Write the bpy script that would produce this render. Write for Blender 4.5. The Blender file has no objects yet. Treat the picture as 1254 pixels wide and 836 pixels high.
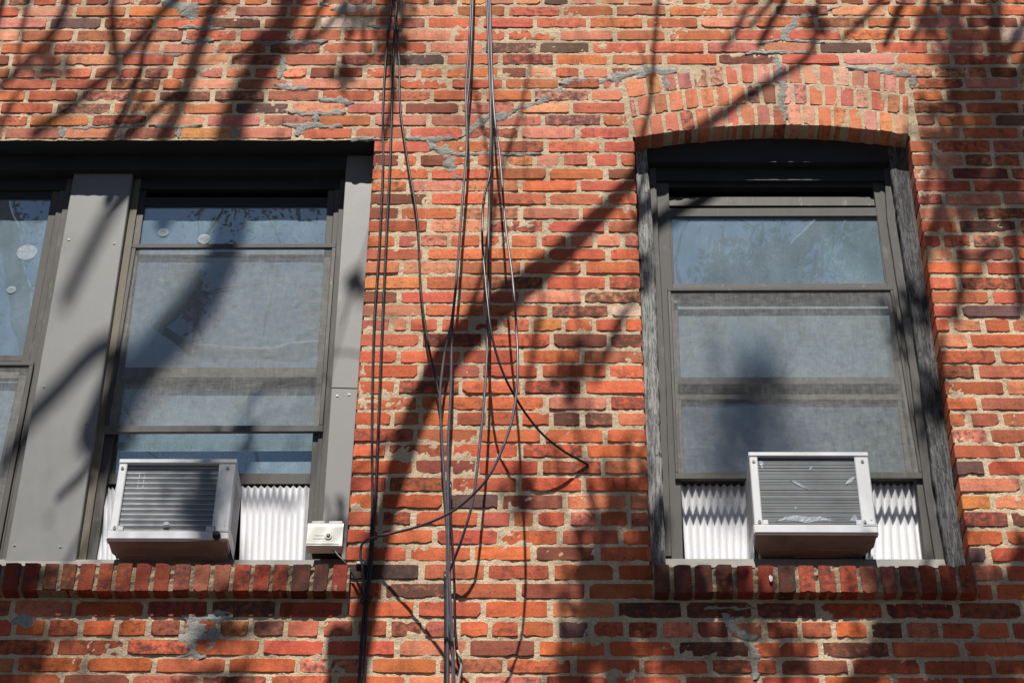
import bpy, bmesh, math, random
import numpy as np
from mathutils import Vector, Matrix
R = math.radians
SC = bpy.context.scene
COL = SC.collection
rng = random.Random(11)

# ------------------------------------------------------------------ camera
F_PX = 2438.0                                   # 70 mm lens, in pixels of the 1254 px wide photograph
up = Vector((33.0, 3124.0, -F_PX)).normalized()            # world up seen from the camera
hx = Vector((1.0, 0.0020, 0.0103))
hx = (hx - up * hx.dot(up)).normalized()                    # world +x seen from the camera
hy = up.cross(hx)                                           # world +y (into the wall)
ROT = Matrix((hx, hy, up))                                  # camera -> world
CAM = Vector((0.0, -5.47, 1.6))
cam = bpy.data.cameras.new('camera'); cam.sensor_width = 36.0
cam.lens = F_PX * 36.0 / 1254.0
cam.clip_start = 0.05; cam.clip_end = 2000
camo = bpy.data.objects.new('camera', cam); COL.objects.link(camo)
camo.matrix_world = Matrix.Translation(CAM) @ ROT.to_4x4()
SC.camera = camo

# ------------------------------------------------------------------ sky, sun, exposure
SUN = Vector((-0.075, -1.0, 1.60)).normalized()             # towards the sun
world = bpy.data.worlds.new('World'); SC.world = world; world.use_nodes = True
wn = world.node_tree.nodes; wl = world.node_tree.links
sky = wn.new('ShaderNodeTexSky'); sky.sky_type = 'NISHITA'; sky.sun_disc = False
sky.sun_elevation = math.asin(SUN.z); sky.sun_rotation = math.atan2(SUN.x, SUN.y)
sky.air_density = 0.5; sky.dust_density = 0.15; sky.ozone_density = 0.8
wl.new(sky.outputs[0], wn['Background'].inputs[0]); wn['Background'].inputs[1].default_value = 0.05
sl = bpy.data.lights.new('sun', 'SUN'); sl.energy = 5.0; sl.angle = R(0.53); sl.color = (1.0, 0.95, 0.87)
so = bpy.data.objects.new('sun', sl); COL.objects.link(so)
so.rotation_euler = (-SUN).to_track_quat('-Z', 'Y').to_euler(); so.location = SUN * 30
SC.view_settings.view_transform = 'Standard'; SC.view_settings.look = 'None'
SC.view_settings.gamma = 1.0; SC.view_settings.exposure = 0.45
SC.cycles.transparent_max_bounces = 24; SC.cycles.max_bounces = 8

# ------------------------------------------------------------------ helpers
def at(px, py, Y=0.0):
    """the point of the plane y = Y that the photograph shows at pixel (px, py)"""
    d = ROT @ Vector((px - 627.0, 418.0 - py, -F_PX))
    t = (Y - CAM.y) / d.y
    p = CAM + d * t
    return Vector((p.x, Y, p.z))
def mat(name):
    m = bpy.data.materials.new(name); m.use_nodes = True
    nt = m.node_tree
    return m, nt, nt.nodes['Principled BSDF']
def N(nt, typ, **kw):
    n = nt.nodes.new(typ)
    for k, v in kw.items():
        if k.startswith('i_'):
            n.inputs[int(k[2:]) if k[2:].isdigit() else k[2:]].default_value = v
        else: setattr(n, k, v)
    return n
def noise(nt, scale, detail=4, rough=0.6, stretch=None, gen=True):
    g = N(nt, 'ShaderNodeNewGeometry')
    src = g.outputs['Position']
    if stretch:
        mp = N(nt, 'ShaderNodeVectorMath', operation='MULTIPLY'); mp.inputs[1].default_value = stretch
        nt.links.new(src, mp.inputs[0]); src = mp.outputs[0]
    n = N(nt, 'ShaderNodeTexNoise'); n.inputs['Scale'].default_value = scale
    n.inputs['Detail'].default_value = detail; n.inputs['Roughness'].default_value = rough
    nt.links.new(src, n.inputs['Vector'])
    return n.outputs['Fac']
def ramp(nt, fac, stops):
    r = N(nt, 'ShaderNodeValToRGB')
    e = r.color_ramp.elements
    while len(e) < len(stops): e.new(0.5)
    for k, (p, c) in enumerate(stops):
        e[k].position = p; e[k].color = (c, c, c, 1) if not hasattr(c, '__len__') else (*c, 1)
    nt.links.new(fac, r.inputs[0]); return r.outputs[0]
def mixc(nt, fac, a, b, mode='MIX'):
    m = N(nt, 'ShaderNodeMix', data_type='RGBA', blend_type=mode)
    for s, v in ((0, fac), (6, a), (7, b)):
        if hasattr(v, 'is_output'): nt.links.new(v, m.inputs[s])
        else: m.inputs[s].default_value = v if s == 0 else (*v, 1)
    return m.outputs[2]
def bump(nt, bs, h, strength, dist):
    b = N(nt, 'ShaderNodeBump'); b.inputs['Strength'].default_value = strength
    b.inputs['Distance'].default_value = dist
    nt.links.new(h, b.inputs['Height']); nt.links.new(b.outputs[0], bs.inputs['Normal'])

def m_brick():
    m, nt, bs = mat('brick_clay')
    a = N(nt, 'ShaderNodeAttribute', attribute_name='col')
    big = noise(nt, 14, 5, 0.62, (1, 1, 2.2)); fine = noise(nt, 160, 4, 0.7); mid = noise(nt, 45, 4, 0.65)
    c = mixc(nt, 1.0, a.outputs['Color'], ramp(nt, big, [(0.28, (.70, .66, .66)), (0.48, (1, 1, 1)), (0.72, (1.15, 1.2, 1.22))]), 'MULTIPLY')
    c = mixc(nt, 1.0, c, ramp(nt, fine, [(0.3, (.72, .70, .70)), (0.5, (1, 1, 1)), (0.7, (1.18, 1.18, 1.16))]), 'MULTIPLY')
    # burnt / sooty blotches, more of them where the brick's own soot value is high
    th = N(nt, 'ShaderNodeMath', operation='MULTIPLY_ADD'); th.inputs[1].default_value = 0.42; th.inputs[2].default_value = -0.05
    nt.links.new(a.outputs['Alpha'], th.inputs[0])
    sm = N(nt, 'ShaderNodeMath', operation='ADD'); nt.links.new(mid, sm.inputs[0]); nt.links.new(th.outputs[0], sm.inputs[1])
    soot = ramp(nt, sm.outputs[0], [(0.66, 0.0), (0.86, 0.8)])
    c = mixc(nt, soot, c, (.05, .035, .032))
    # pale lime bloom
    bl = noise(nt, 22, 6, 0.7, (1.0, 1, 1.6))
    c = mixc(nt, ramp(nt, bl, [(0.63, 0.0), (0.80, 0.5)]), c, (.55, .40, .33))
    pit = ramp(nt, noise(nt, 210, 2, 0.5), [(0.27, 0.25), (0.34, 1.0)])
    c = mixc(nt, 1.0, c, pit, 'MULTIPLY')
    # grime: broad drifts and rain streaks over many courses
    c = mixc(nt, 1.0, c, ramp(nt, noise(nt, 1.7, 5, 0.6), [(0.32, (.74, .72, .72)), (0.50, (1.04, 1.04, 1.04))]), 'MULTIPLY')
    c = mixc(nt, 1.0, c, ramp(nt, noise(nt, 1.0, 5, 0.65, (11, 1, 1.3)), [(0.36, (.70, .69, .70)), (0.50, (1, 1, 1))]), 'MULTIPLY')
    nt.links.new(c, bs.inputs['Base Color']); bs.inputs['Roughness'].default_value = 0.88
    bs.inputs['Specular IOR Level'].default_value = 0.25
    h = N(nt, 'ShaderNodeMath', operation='ADD'); nt.links.new(mid, h.inputs[0]); nt.links.new(fine, h.inputs[1])
    bump(nt, bs, h.outputs[0], 0.45, 0.0034)
    return m
def m_mortar(name, base, dark):
    m, nt, bs = mat(name)
    f = noise(nt, 260, 3, 0.7); g = noise(nt, 7, 5, 0.6); k = noise(nt, 60, 4, 0.65)
    c = mixc(nt, ramp(nt, f, [(0.36, 0.0), (0.62, 1.0)]), dark, base)
    c = mixc(nt, 1.0, c, ramp(nt, g, [(0.32, (.74, .72, .69)), (0.55, (1, 1, 1))]), 'MULTIPLY')
    c = mixc(nt, 1.0, c, ramp(nt, k, [(0.30, (.62, .59, .55)), (0.44, (1, 1, 1))]), 'MULTIPLY')
    c = mixc(nt, 1.0, c, ramp(nt, noise(nt, 1.7, 5, 0.6), [(0.32, (.74, .72, .72)), (0.50, (1.04, 1.04, 1.04))]), 'MULTIPLY')
    nt.links.new(c, bs.inputs['Base Color']); bs.inputs['Roughness'].default_value = 0.95
    bs.inputs['Specular IOR Level'].default_value = 0.1
    h = N(nt, 'ShaderNodeMath', operation='MULTIPLY_ADD'); nt.links.new(k, h.inputs[0]); h.inputs[1].default_value = 1.3; nt.links.new(f, h.inputs[2])
    bump(nt, bs, h.outputs[0], 0.8, 0.006)
    return m
def m_plain(name, base, rough=0.5, metal=0.0, var=0.25, scale=9, stretch=None, dirt=None, dirt_lo=0.55, dirt_hi=0.75, bmp=0.0, bscale=80, spec=0.35, crack=0.0):
    m, nt, bs = mat(name)
    g = noise(nt, scale, 6, 0.65, stretch)
    lo = tuple(1 - var for _ in range(3)); hi = tuple(1 + var * .6 for _ in range(3))
    c = mixc(nt, 1.0, base, ramp(nt, g, [(0.3, lo), (0.5, (1, 1, 1)), (0.7, hi)]), 'MULTIPLY')
    if dirt:
        d = noise(nt, scale * 3.1, 7, 0.72, stretch)
        c = mixc(nt, ramp(nt, d, [(dirt_lo, 0.0), (dirt_hi, 0.85)]), c, dirt)
    if crack:                                             # split, lifting paint along the grain
        k = noise(nt, 1.0, 6, 0.72, (75, 1, 5)); c = mixc(nt, ramp(nt, k, [(0.455, 0.0), (0.485, crack), (0.515, crack), (0.545, 0.0)]), c, (.012, .012, .013))
        k2 = noise(nt, 1.0, 5, 0.7, (30, 1, 22)); c = mixc(nt, ramp(nt, k2, [(0.60, 0.0), (0.64, crack)]), c, (.03, .03, .032))
    bs.inputs['Specular IOR Level'].default_value = spec
    nt.links.new(c, bs.inputs['Base Color'])
    nt.links.new(ramp(nt, g, [(0.2, max(rough - .12, .05)), (0.8, min(rough + .12, 1))]), bs.inputs['Roughness'])
    bs.inputs['Metallic'].default_value = metal
    if bmp: bump(nt, bs, noise(nt, bscale, 5, 0.7, stretch), bmp, 0.004)
    return m
def m_glass(name, dust_sky, dcol=(.50, .54, .58), ior=6.0):
    m, nt, bs = mat(name); nt.nodes.remove(bs)
    out = nt.nodes['Material Output']
    tr = N(nt, 'ShaderNodeBsdfTransparent'); tr.inputs[0].default_value = (.92, .96, .97, 1)
    gl = N(nt, 'ShaderNodeBsdfGlossy'); gl.inputs['Roughness'].default_value = 0.012; gl.inputs[0].default_value = (.82, .97, 1, 1)
    b = N(nt, 'ShaderNodeBump'); b.inputs['Strength'].default_value = 0.16; b.inputs['Distance'].default_value = 0.012
    nt.links.new(noise(nt, 3.0, 1, 0.4), b.inputs['Height']); nt.links.new(b.outputs[0], gl.inputs['Normal'])
    fr = N(nt, 'ShaderNodeFresnel'); fr.inputs[0].default_value = ior
    m1 = N(nt, 'ShaderNodeMixShader'); nt.links.new(fr.outputs[0], m1.inputs[0]); nt.links.new(tr.outputs[0], m1.inputs[1]); nt.links.new(gl.outputs[0], m1.inputs[2])
    df = N(nt, 'ShaderNodeBsdfDiffuse'); df.inputs[0].default_value = (*dcol, 1)  # diffuse film over the glass: dust plus painted-in sky reflection
    d1 = noise(nt, 6, 7, 0.7, (1, 1, .55)); d2 = noise(nt, 230, 2, 0.5)
    am = N(nt, 'ShaderNodeMath', operation='MULTIPLY'); nt.links.new(ramp(nt, d1, [(0.25, dust_sky * .6), (0.75, dust_sky * 1.3)]), am.inputs[0])
    nt.links.new(ramp(nt, d2, [(0.3, .8), (0.72, 1.2)]), am.inputs[1])
    m2 = N(nt, 'ShaderNodeMixShader'); nt.links.new(am.outputs[0], m2.inputs[0]); nt.links.new(m1.outputs[0], m2.inputs[1]); nt.links.new(df.outputs[0], m2.inputs[2])
    nt.links.new(m2.outputs[0], out.inputs[0])
    return m
def m_screen():
    m, nt, bs = mat('insect_mesh'); nt.nodes.remove(bs)
    out = nt.nodes['Material Output']
    tr = N(nt, 'ShaderNodeBsdfTransparent'); df = N(nt, 'ShaderNodeBsdfDiffuse')
    c = ramp(nt, noise(nt, 40, 5, 0.7), [(0.3, (.26, .26, .255)), (0.7, (.42, .42, .41))])
    nt.links.new(c, df.inputs[0])
    hw = noise(nt, 1.0, 4, 0.7, (14, 1, 190)); vw = noise(nt, 1.0, 4, 0.7, (190, 1, 14)); lo = noise(nt, 5, 5, 0.65)
    s = N(nt, 'ShaderNodeMath', operation='ADD'); nt.links.new(hw, s.inputs[0]); nt.links.new(vw, s.inputs[1])
    s2 = N(nt, 'ShaderNodeMath', operation='MULTIPLY_ADD'); nt.links.new(lo, s2.inputs[0]); s2.inputs[1].default_value = 0.5; nt.links.new(s.outputs[0], s2.inputs[2])
    f = ramp(nt, s2.outputs[0], [(0.0, 0.0), (1.0, 1.0)])
    mr = N(nt, 'ShaderNodeMapRange'); mr.inputs['From Min'].default_value = .85; mr.inputs['From Max'].default_value = 1.65
    mr.inputs['To Min'].default_value = .14; mr.inputs['To Max'].default_value = .50
    nt.links.new(s2.outputs[0], mr.inputs['Value'])
    mx = N(nt, 'ShaderNodeMixShader'); nt.links.new(mr.outputs[0], mx.inputs[0]); nt.links.new(tr.outputs[0], mx.inputs[1]); nt.links.new(df.outputs[0], mx.inputs[2])
    nt.links.new(mx.outputs[0], out.inputs[0])
    return m

M = dict(
    brick=m_brick(),
    mortar=m_mortar('lime_mortar', (.76, .62, .44), (.47, .365, .245)),
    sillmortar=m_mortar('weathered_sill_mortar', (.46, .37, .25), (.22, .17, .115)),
    cement=m_mortar('grey_cement', (.43, .42, .385), (.27, .265, .245)),
    panel=m_plain('grey_sheet_metal', (.175, .177, .177), .50, 0, .2, 3, (1, 1, .6), (.19, .18, .16), .60, .85, .10, 30),
    alu=m_plain('weathered_aluminium', (.085, .082, .078), .62, 0, .40, 12, (1, 1, .25), (.20, .185, .165), .58, .78, .2, 120, .2),
    bronze=m_plain('dark_bronze_frame', (.05, .046, .042), .55, .2, .35, 14, (1, 1, .3), (.30, .27, .23), .60, .80, .1, 120),
    tanwood=m_plain('tan_stop_bead', (.15, .13, .095), .7, 0, .35, 22, (1, 1, .2), (.05, .045, .04), .56, .7, .4, 90),
    wood_dark=m_plain('blackened_wood', (.11, .113, .117), .85, 0, .5, 12, (1.6, 1, .25), (.27, .27, .265), .55, .80, 1.0, 50, .2, .8),
    wood=m_plain('peeling_grey_paint', (.31, .315, .31), .85, 0, .4, 12, (1.6, 1, .25), (.04, .042, .045), .54, .78, 1.0, 50, .2, .7),
    black=m_plain('black_head_soffit_shade', (.022, .023, .026), .6, 0, .3, 14, (.4, 1, 1), (.10, .095, .09), .72, .9, .4, 70),  # near-black head parts; on the soffit it paints in shade
    stool=m_plain('grey_sill_paint', (.20, .195, .18), .7, 0, .35, 16, (.5, 1, 1), (.09, .085, .075), .56, .75, .5, 80),
    glass=m_glass('window_glass', .28, (.48, .66, .80)), glass2=m_glass('sky_hazed_glass', .36, (.48, .66, .77), 4.5), glass3=m_glass('clear_glass', .20, (.46, .64, .76), 3.6),  # blue film colour stands in for bright sky reflected in the panes
    mesh=m_screen(),
    white=m_plain('white_cabinet_metal', (.58, .59, .61), .5, 0, .10, 7, None, (.36, .34, .31), .66, .9, .05, 40),
    vinyl=m_plain('white_vinyl', (.80, .81, .83), .45, 0, .06, 6, (1, 1, .3), (.55, .54, .52), .66, .9),
    boxplastic=m_plain('aged_white_plastic', (.74, .73, .68), .4, 0, .08, 9, None, (.45, .37, .24), .62, .85),
    tan=m_plain('tan_base_pan', (.18, .163, .15), .6, 0, .2, 12, None, (.16, .12, .09), .58, .8),
    coil=m_plain('dusty_condenser_fins', (.30, .32, .345), .6, .1, .25, 20, (1, 1, .4), (.28, .28, .28), .62, .85),
    fin=m_plain('aluminium_fins', (.135, .143, .155), .6, .1, .35, 18, (.5, 1, 1), (.12, .12, .12), .60, .8),
    bar=m_plain('galvanised_bar', (.38, .40, .43), .35, .4, .2, 20),
    dent=m_plain('bent_bright_fins', (.22, .245, .28), .55, .2, .35, 60),
    cable=m_plain('black_cable_jacket', (.022, .022, .025), .33, 0, .3, 30),
    greycable=m_plain('grey_cable_jacket', (.085, .083, .10), .36, 0, .25, 30),
    palecable=m_plain('pale_cable_jacket', (.36, .36, .33), .5, 0, .2, 30),
    steel=m_plain('screw_steel', (.35, .34, .33), .35, .7, .3, 60),
    dark=m_plain('dark_hole', (.012, .012, .013), .8, 0, .2, 20),
    bark=m_plain('tree_bark', (.11, .09, .07), .9, 0, .4, 14, (1, 1, .3), None, .5, .7, .8, 40),
    leaf=m_plain('green_leaf', (.11, .17, .04), .95, 0, .4, 3),
    bud=m_plain('russet_leaf', (.16, .085, .03), .95, 0, .4, 3),
    cloth=m_plain('pale_curtain', (.85, .87, .86), .9, 0, .12, 5, (2, 1, .3)),
    room=m_plain('dim_room_wall', (.16, .17, .19), .9, 0, .2, 2),
    asphalt=m_plain('street_asphalt', (.045, .045, .046), .9, 0, .25, 6, None, None, .5, .7, .5, 120),
    paving=m_plain('dark_slate_paving', (.06, .059, .057), .9, 0, .2, 3, None, (.16, .155, .15), .6, .8, .3, 80),
    kerb=m_plain('kerb_stone', (.36, .35, .33), .85, 0, .2, 5, None, None, .5, .7, .3, 80),
    film=m_glass('clear_sticker_film', .40, (.72, .78, .80), 2.5),
    paper=m_plain('white_paper_scrap', (.8, .8, .8), .7, 0, .1, 20),
)

class MB:
    """collects polygons for one mesh"""
    def __init__(s): s.v = []; s.f = []; s.mi = []; s.c = []; s.mats = []
    def mat(s, m):
        if m not in s.mats: s.mats.append(m)
        return s.mats.index(m)
    def add(s, vs, fs, m, col=None):
        o = len(s.v); k = s.mat(m)
        s.v += [tuple(p) for p in vs]
        s.f += [tuple(i + o for i in f) for f in fs]; s.mi += [k] * len(fs)
        s.c += [col or (1, 1, 1, 0)] * len(vs)
    def hexa(s, q, d, m, bev=0.0):
        """front quad q (TL, TR, BR, BL) pushed back by d along +y, chamfered front edges"""
        q = [Vector(p) for p in q]
        if bev:
            c = sum(q, Vector()) / 4
            inn = []
            for i in range(4):
                a = (q[(i + 1) % 4] - q[i]).normalized(); b = (q[i - 1] - q[i]).normalized()
                inn.append(q[i] + (a + b) * bev)
            mid = [p + Vector((0, bev, 0)) for p in q]; back = [p + Vector((0, d, 0)) for p in q]
            vs = inn + mid + back
            fs = [(0, 1, 2, 3)] + [(i, i + 4, (i + 1) % 4 + 4, (i + 1) % 4) for i in range(4)] + \
                 [(i + 4, i + 8, (i + 1) % 4 + 8, (i + 1) % 4 + 4) for i in range(4)] + [(11, 10, 9, 8)]
        else:
            vs = q + [p + Vector((0, d, 0)) for p in q]
            fs = [(0, 1, 2, 3)] + [(i, i + 4, (i + 1) % 4 + 4, (i + 1) % 4) for i in range(4)] + [(7, 6, 5, 4)]
        s.add(vs, fs, m)
    def box(s, x0, x1, y0, y1, z0, z1, m, bev=0.0):
        s.hexa([(x0, y0, z1), (x1, y0, z1), (x1, y0, z0), (x0, y0, z0)], y1 - y0, m, bev)
    def quad(s, tl, tr, br, bl, Y, d, m, bev=0.0015):
        """a bar whose front shows in the photograph between four pixels, on the plane y = Y"""
        s.hexa([at(*tl, Y), at(*tr, Y), at(*br, Y), at(*bl, Y)], d, m, bev)
    def bar_h(s, x0, x1, y0, y1, Y, d, m, bev=0.0015):
        a = at(x0, (y0 + y1) / 2, Y); b = at(x1, (y0 + y1) / 2, Y)
        s.box(a.x, b.x, Y, Y + d, at((x0 + x1) / 2, y1, Y).z, at((x0 + x1) / 2, y0, Y).z, m, bev)
    def tube(s, pts, rad, m, n=7, cap=True):
        pts = [Vector(p) for p in pts]
        rad = rad if hasattr(rad, '__len__') else [rad] * len(pts)
        vs = []; fs = []
        ref = Vector((1, 0, 0))
        for i, p in enumerate(pts):
            t = (pts[min(i + 1, len(pts) - 1)] - pts[max(i - 1, 0)]).normalized()
            a = ref - t * ref.dot(t)
            if a.length < .1: a = Vector((0, 1, 0)) - t * t.y
            a.normalize(); b = t.cross(a); ref = a
            for k in range(n):
                w = 2 * math.pi * k / n
                vs.append(p + (a * math.cos(w) + b * math.sin(w)) * rad[i])
        for i in range(len(pts) - 1):
            for k in range(n):
                fs.append((i * n + k, i * n + (k + 1) % n, (i + 1) * n + (k + 1) % n, (i + 1) * n + k))
        if cap: fs += [tuple(range(n))[::-1], tuple((len(pts) - 1) * n + k for k in range(n))]
        s.add(vs, fs, m)
    def disc(s, c, r, d, m, n=16, sx=1.0, nrm=(0, -1, 0)):
        c = Vector(c)
        vs = [c + Vector((math.cos(2 * math.pi * k / n) * r * sx, -d, math.sin(2 * math.pi * k / n) * r)) for k in range(n)]
        vs2 = [p + Vector((0, d, 0)) for p in vs]
        s.add(vs + vs2, [tuple(range(n))] + [(k, k + n, (k + 1) % n + n, (k + 1) % n) for k in range(n)], m)
    def build(s, name, parent=None, smooth=False, colors=False):
        me = bpy.data.meshes.new(name)
        me.from_pydata(s.v, [], s.f); me.update()
        for m in s.mats: me.materials.append(m)
        me.polygons.foreach_set('material_index', s.mi)
        if colors:
            a = me.color_attributes.new('col', 'FLOAT_COLOR', 'POINT')
            a.data.foreach_set('color', np.array(s.c, dtype=np.float32).ravel())
        bm = bmesh.new(); bm.from_mesh(me); bmesh.ops.recalc_face_normals(bm, faces=bm.faces); bm.to_mesh(me); bm.free()
        if smooth: me.polygons.foreach_set('use_smooth', [True] * len(me.polygons))
        o = bpy.data.objects.new(name, me); COL.objects.link(o)
        if parent: o.parent = parent
        return o
def thing(name, label, cat, loc=(0, 0, 0), group=None):
    o = bpy.data.objects.new(name, None); COL.objects.link(o); o.location = loc; o.empty_display_size = .1
    return tag(o, label, cat, group)
def tag(o, label=None, cat=None, group=None, kind=None):
    if label: o['label'] = label
    if cat: o['category'] = cat
    if group: o['group'] = group
    if kind: o['kind'] = kind
    return o
def spline(pts, step):
    pts = [np.array(p, float) for p in pts]; out = []
    P = [2 * pts[0] - pts[1]] + pts + [2 * pts[-1] - pts[-2]]
    for i in range(1, len(P) - 2):
        n = max(2, int(np.linalg.norm(P[i + 1][:3] - P[i][:3]) / step))
        for k in range(n):
            t = k / n
            out.append(.5 * ((2 * P[i]) + (-P[i - 1] + P[i + 1]) * t + (2 * P[i - 1] - 5 * P[i] + 4 * P[i + 1] - P[i + 2]) * t * t + (-P[i - 1] + 3 * P[i] - 3 * P[i + 1] + P[i + 2]) * t ** 3))
    out.append(pts[-1]); return out

# ------------------------------------------------------------------ ground
def sheet(name, x0, x1, y0, y1, z, m):
    b = MB(); b.add([(x0, y0, z), (x1, y0, z), (x1, y1, z), (x0, y1, z)], [(0, 1, 2, 3)], m)
    return tag(b.build(name), kind='structure')
sheet('ground', -600, 600, -600, 600, -0.14, M['asphalt'])
b = MB(); b.box(-60, 60, -6.75, 0.02, -0.2, 0.0, M['paving']); tag(b.build('pavement'), kind='structure')
b = MB(); b.box(-60, 60, -6.95, -6.755, -0.2, 0.005, M['kerb'], .012); tag(b.build('kerb'), kind='structure')

# ------------------------------------------------------------------ the wall: openings
def edge(p, q):
    a = at(*p); c = at(*q)
    return lambda z: a.x + (c.x - a.x) * (z - a.z) / (c.z - a.z)
W2_L = edge((776.8, 175.5), (797, 684)); W2_R = edge((1113.7, 171.5), (1187.7, 680.4))
W1_R = edge((458.8, 173.7), (425.7, 653.4))
LX = at(6, 686, .115).x - 0.78 - 0.10
W1_L = lambda z: LX
SY = -.046                                       # face of the rowlock sills
SILL_Z = at(627, 690.0, SY).z
SILL_B = at(627, 724.0, SY).z
W1_T = at(300, 172.0).z
ARCH_L, ARCH_R = 778.0, 1113.0
def arch_z(t):                                   # intrados in the wall plane, t 0..1
    py = 168.0 - 14.8 * (1 - (2 * t - 1.06) ** 2 / 1.1)
    return at(ARCH_L + (ARCH_R - ARCH_L) * t, py)
def arch_top(t):
    x = 764.5 + (1113.5 - 764.5) * t
    py = 99.0 - 4.0 * t - 19.5 * (1 - (2 * t - 1) ** 2)
    return at(x, py)
def in_open(x, z):
    if SILL_Z < z < W1_T and W1_L(z) < x < W1_R(z): return True
    if z > SILL_Z and W2_L(z) < x < W2_R(z):
        a, c = at(ARCH_L, 168), at(ARCH_R, 168)
        t = min(1, max(0, (x - a.x) / (c.x - a.x)))
        return z < arch_z(t).z
    return False

building = thing('brick_building', 'old red brick building wall with two windows and grey mortar repairs', 'brick wall', (0, 0, 0))

# --- courses -------------------------------------------------------------
YS = [13.5,27.9,43.1,58.6,72.9,88.7,102.5,116.9,132.1,147.3,162.8,179.4,195.8,212.5,227.5,243.6,261.2,276.9,294.7,310.8,327.5,345.9,363.7,380,397.5,416.5,436.3,454,473.8,493.3,512.5,532.9,551.6,571.4,592.4,613.5,634.6,656.9,677.3,699.9,722.9,745.8,769.6,793.2,814.8,836]
zs = {k + 1: at(640, y).z for k, y in enumerate(YS)}
PITCH = (zs[1] - zs[46]) / 45
for k in range(0, -30, -1): zs[k] = zs[1] + (1 - k) * PITCH
for k in range(47, 115): zs[k] = zs[46] - (k - 46) * PITCH
HEAD = {0, 6, 13, 19, 25, 31, 37, 43, -6, -12, -18, -24} | set(range(49, 115, 6))
ROWS = {
0:[458,493.4,528.5,562.8,596,630.6,632.8+32,698,732.4,766,802],
1:[26,91.4,155.7,225,286,354,418.6,490.2,557.7,620.5,687.8,752.9,816.8,881.4,947.8,1016.6,1085.5,1151,1219.5],
2:[59.6,125.6,189.2,257.9,321.5,390,457,523,589.4,654.8,720.8,789,856,923,1000,1061,1117,1182.6,1248],
3:[25.5,92,156.7,225,292,356.7,420,487.8,554.5,620,683.5,752.7,817,897.8,961,1031.8,1098.6,1164,1227.7],
4:[64.3,130.6,197.6,264.6,328,394,458.8,524.5,592.3,659,724,793.5,863.8,932.6,1002,1070,1137.5,1206.4],
5:[13.4,78,147.4,216,280.6,346.6,415,483,545.6,613,679.3,747.3,813.8,879,955,1030,1096.6,1166,1236],
6:[14,46.2,78.7,114,146,176,208,242,275,310,343,378.4,412.6,447,480.7,513,544.5,577,612,646,678,711.7,746,777,1143.7,1184,1211,1248],
7:[66,134,197.6,224,288.7,355,421,488.6,551.6,617,685.4,736.4,1180.6,1248],
8:[32.5,97.8,160.8,193.6,260,326.5,392,460.7,529,593,653.5,722.9,1156,1221.6],
9:[67,137,156.7,221.7,287,355,424,495,564,632,700,1180.6,1249],
10:[36,110.5,180.8,252.8,320.5,388.5,456.5,524.8,590.8,665.5,737,1147,1217.5],
11:[5,77.7,150.7,219,289.7,360,433,500,569,637,707,1178.8,1248.8],
12:[530.5,602,668,737,1145.3,1214],13:[491,512.4,550.6,583,619.5,654,687.6,722,1180.5,1217,1251.5],
14:[526,599.5,670.6,741.6,1164.7,1237.6],15:[499.8,568,636.8,708.5,1190.5],16:[526,598,670.6,741.6,1156.4,1227.6],
17:[490,562.7,637.6,711.4,1195],18:[524.8,595,667.5,742,1173,1247],19:[486.6,513,549.8,589,624.4,661,695,728.6,1189.8,1226.4],
20:[521,595,669.8,744.4,1169,1243.6],21:[491.8,563.6,639.6,714.3,1206.6],22:[520.5,595,668,743.9,1174,1246.5],
23:[489,560.7,637.6,714,1213.5],24:[519,595,672.7,747,1175.9,1250.8],25:[478.9,499.8,537.7,576.5,613,650.5,689.3,728,1203.7,1238.3],
26:[515,592,675.5,745.9,1186.5],27:[487.5,565.9,638,713,1222],28:[515,589.4,660.6,744.4,1195.6],29:[485,564,640.5,713.7,1230.7],
30:[513.3,593.7,668.4,745,1199.4],31:[480.3,516,557,597,636.8,675,713.4,1225.7],32:[509,586.5,664,741.6,1211.4],
33:[474,553.5,636.8,715.7,1245],34:[507,584.5,661,738.7,1208.5],35:[474.5,550.6,635.3,714.9,1252],36:[466,545,612.4,691.3,769.7,1216.4],
37:[505.6,550,588,627.3,654.9,694.8,733,1236.5],38:[466,532.8,611.8,685.6,760,1229.3],39:[499.5,578,653,732,1210],
40:[516,596,675,754.5,1230.4],41:[469,552,635,718.6],
42:[15,90,178,257,339,422,509,592,673,754.5,836.7,923.6,1002,1082,1171,1252],
43:[15.4,57,99,141,181.6,222,266,307,350,392.5,434.7,476,518.5,560.7,600,636.8,681.8,723.8,766,808,851.8,893,936,980,1022,1065,1107.7,1152,1195,1238],
44:[68,153,236,320,398,486.6,572,658,743,829,920,1005.6,1091,1177.6],
45:[18,103,189,277.7,364.3,451.6,536,618.7,702.8,786,870.7,923.6,953.9,1040.8,1128.5,1216.5],
46:[75,159.6,244,328,409,497.5,579,665.5,747,836.7,931,1006.8,1093.7,1176.8]}
STR, HDR = 0.2127, 0.1063
X0, X1 = -4.2, 4.4
PAL = [((.56, .124, .047), 30), ((.49, .098, .046), 26), ((.59, .185, .100), 16), ((.43, .105, .044), 16), ((.24, .070, .038), 7), ((.42, .112, .062), 10), ((.60, .195, .055), 1.5), ((.14, .075, .056), 2.5), ((.68, .38, .26), .5)]
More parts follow.
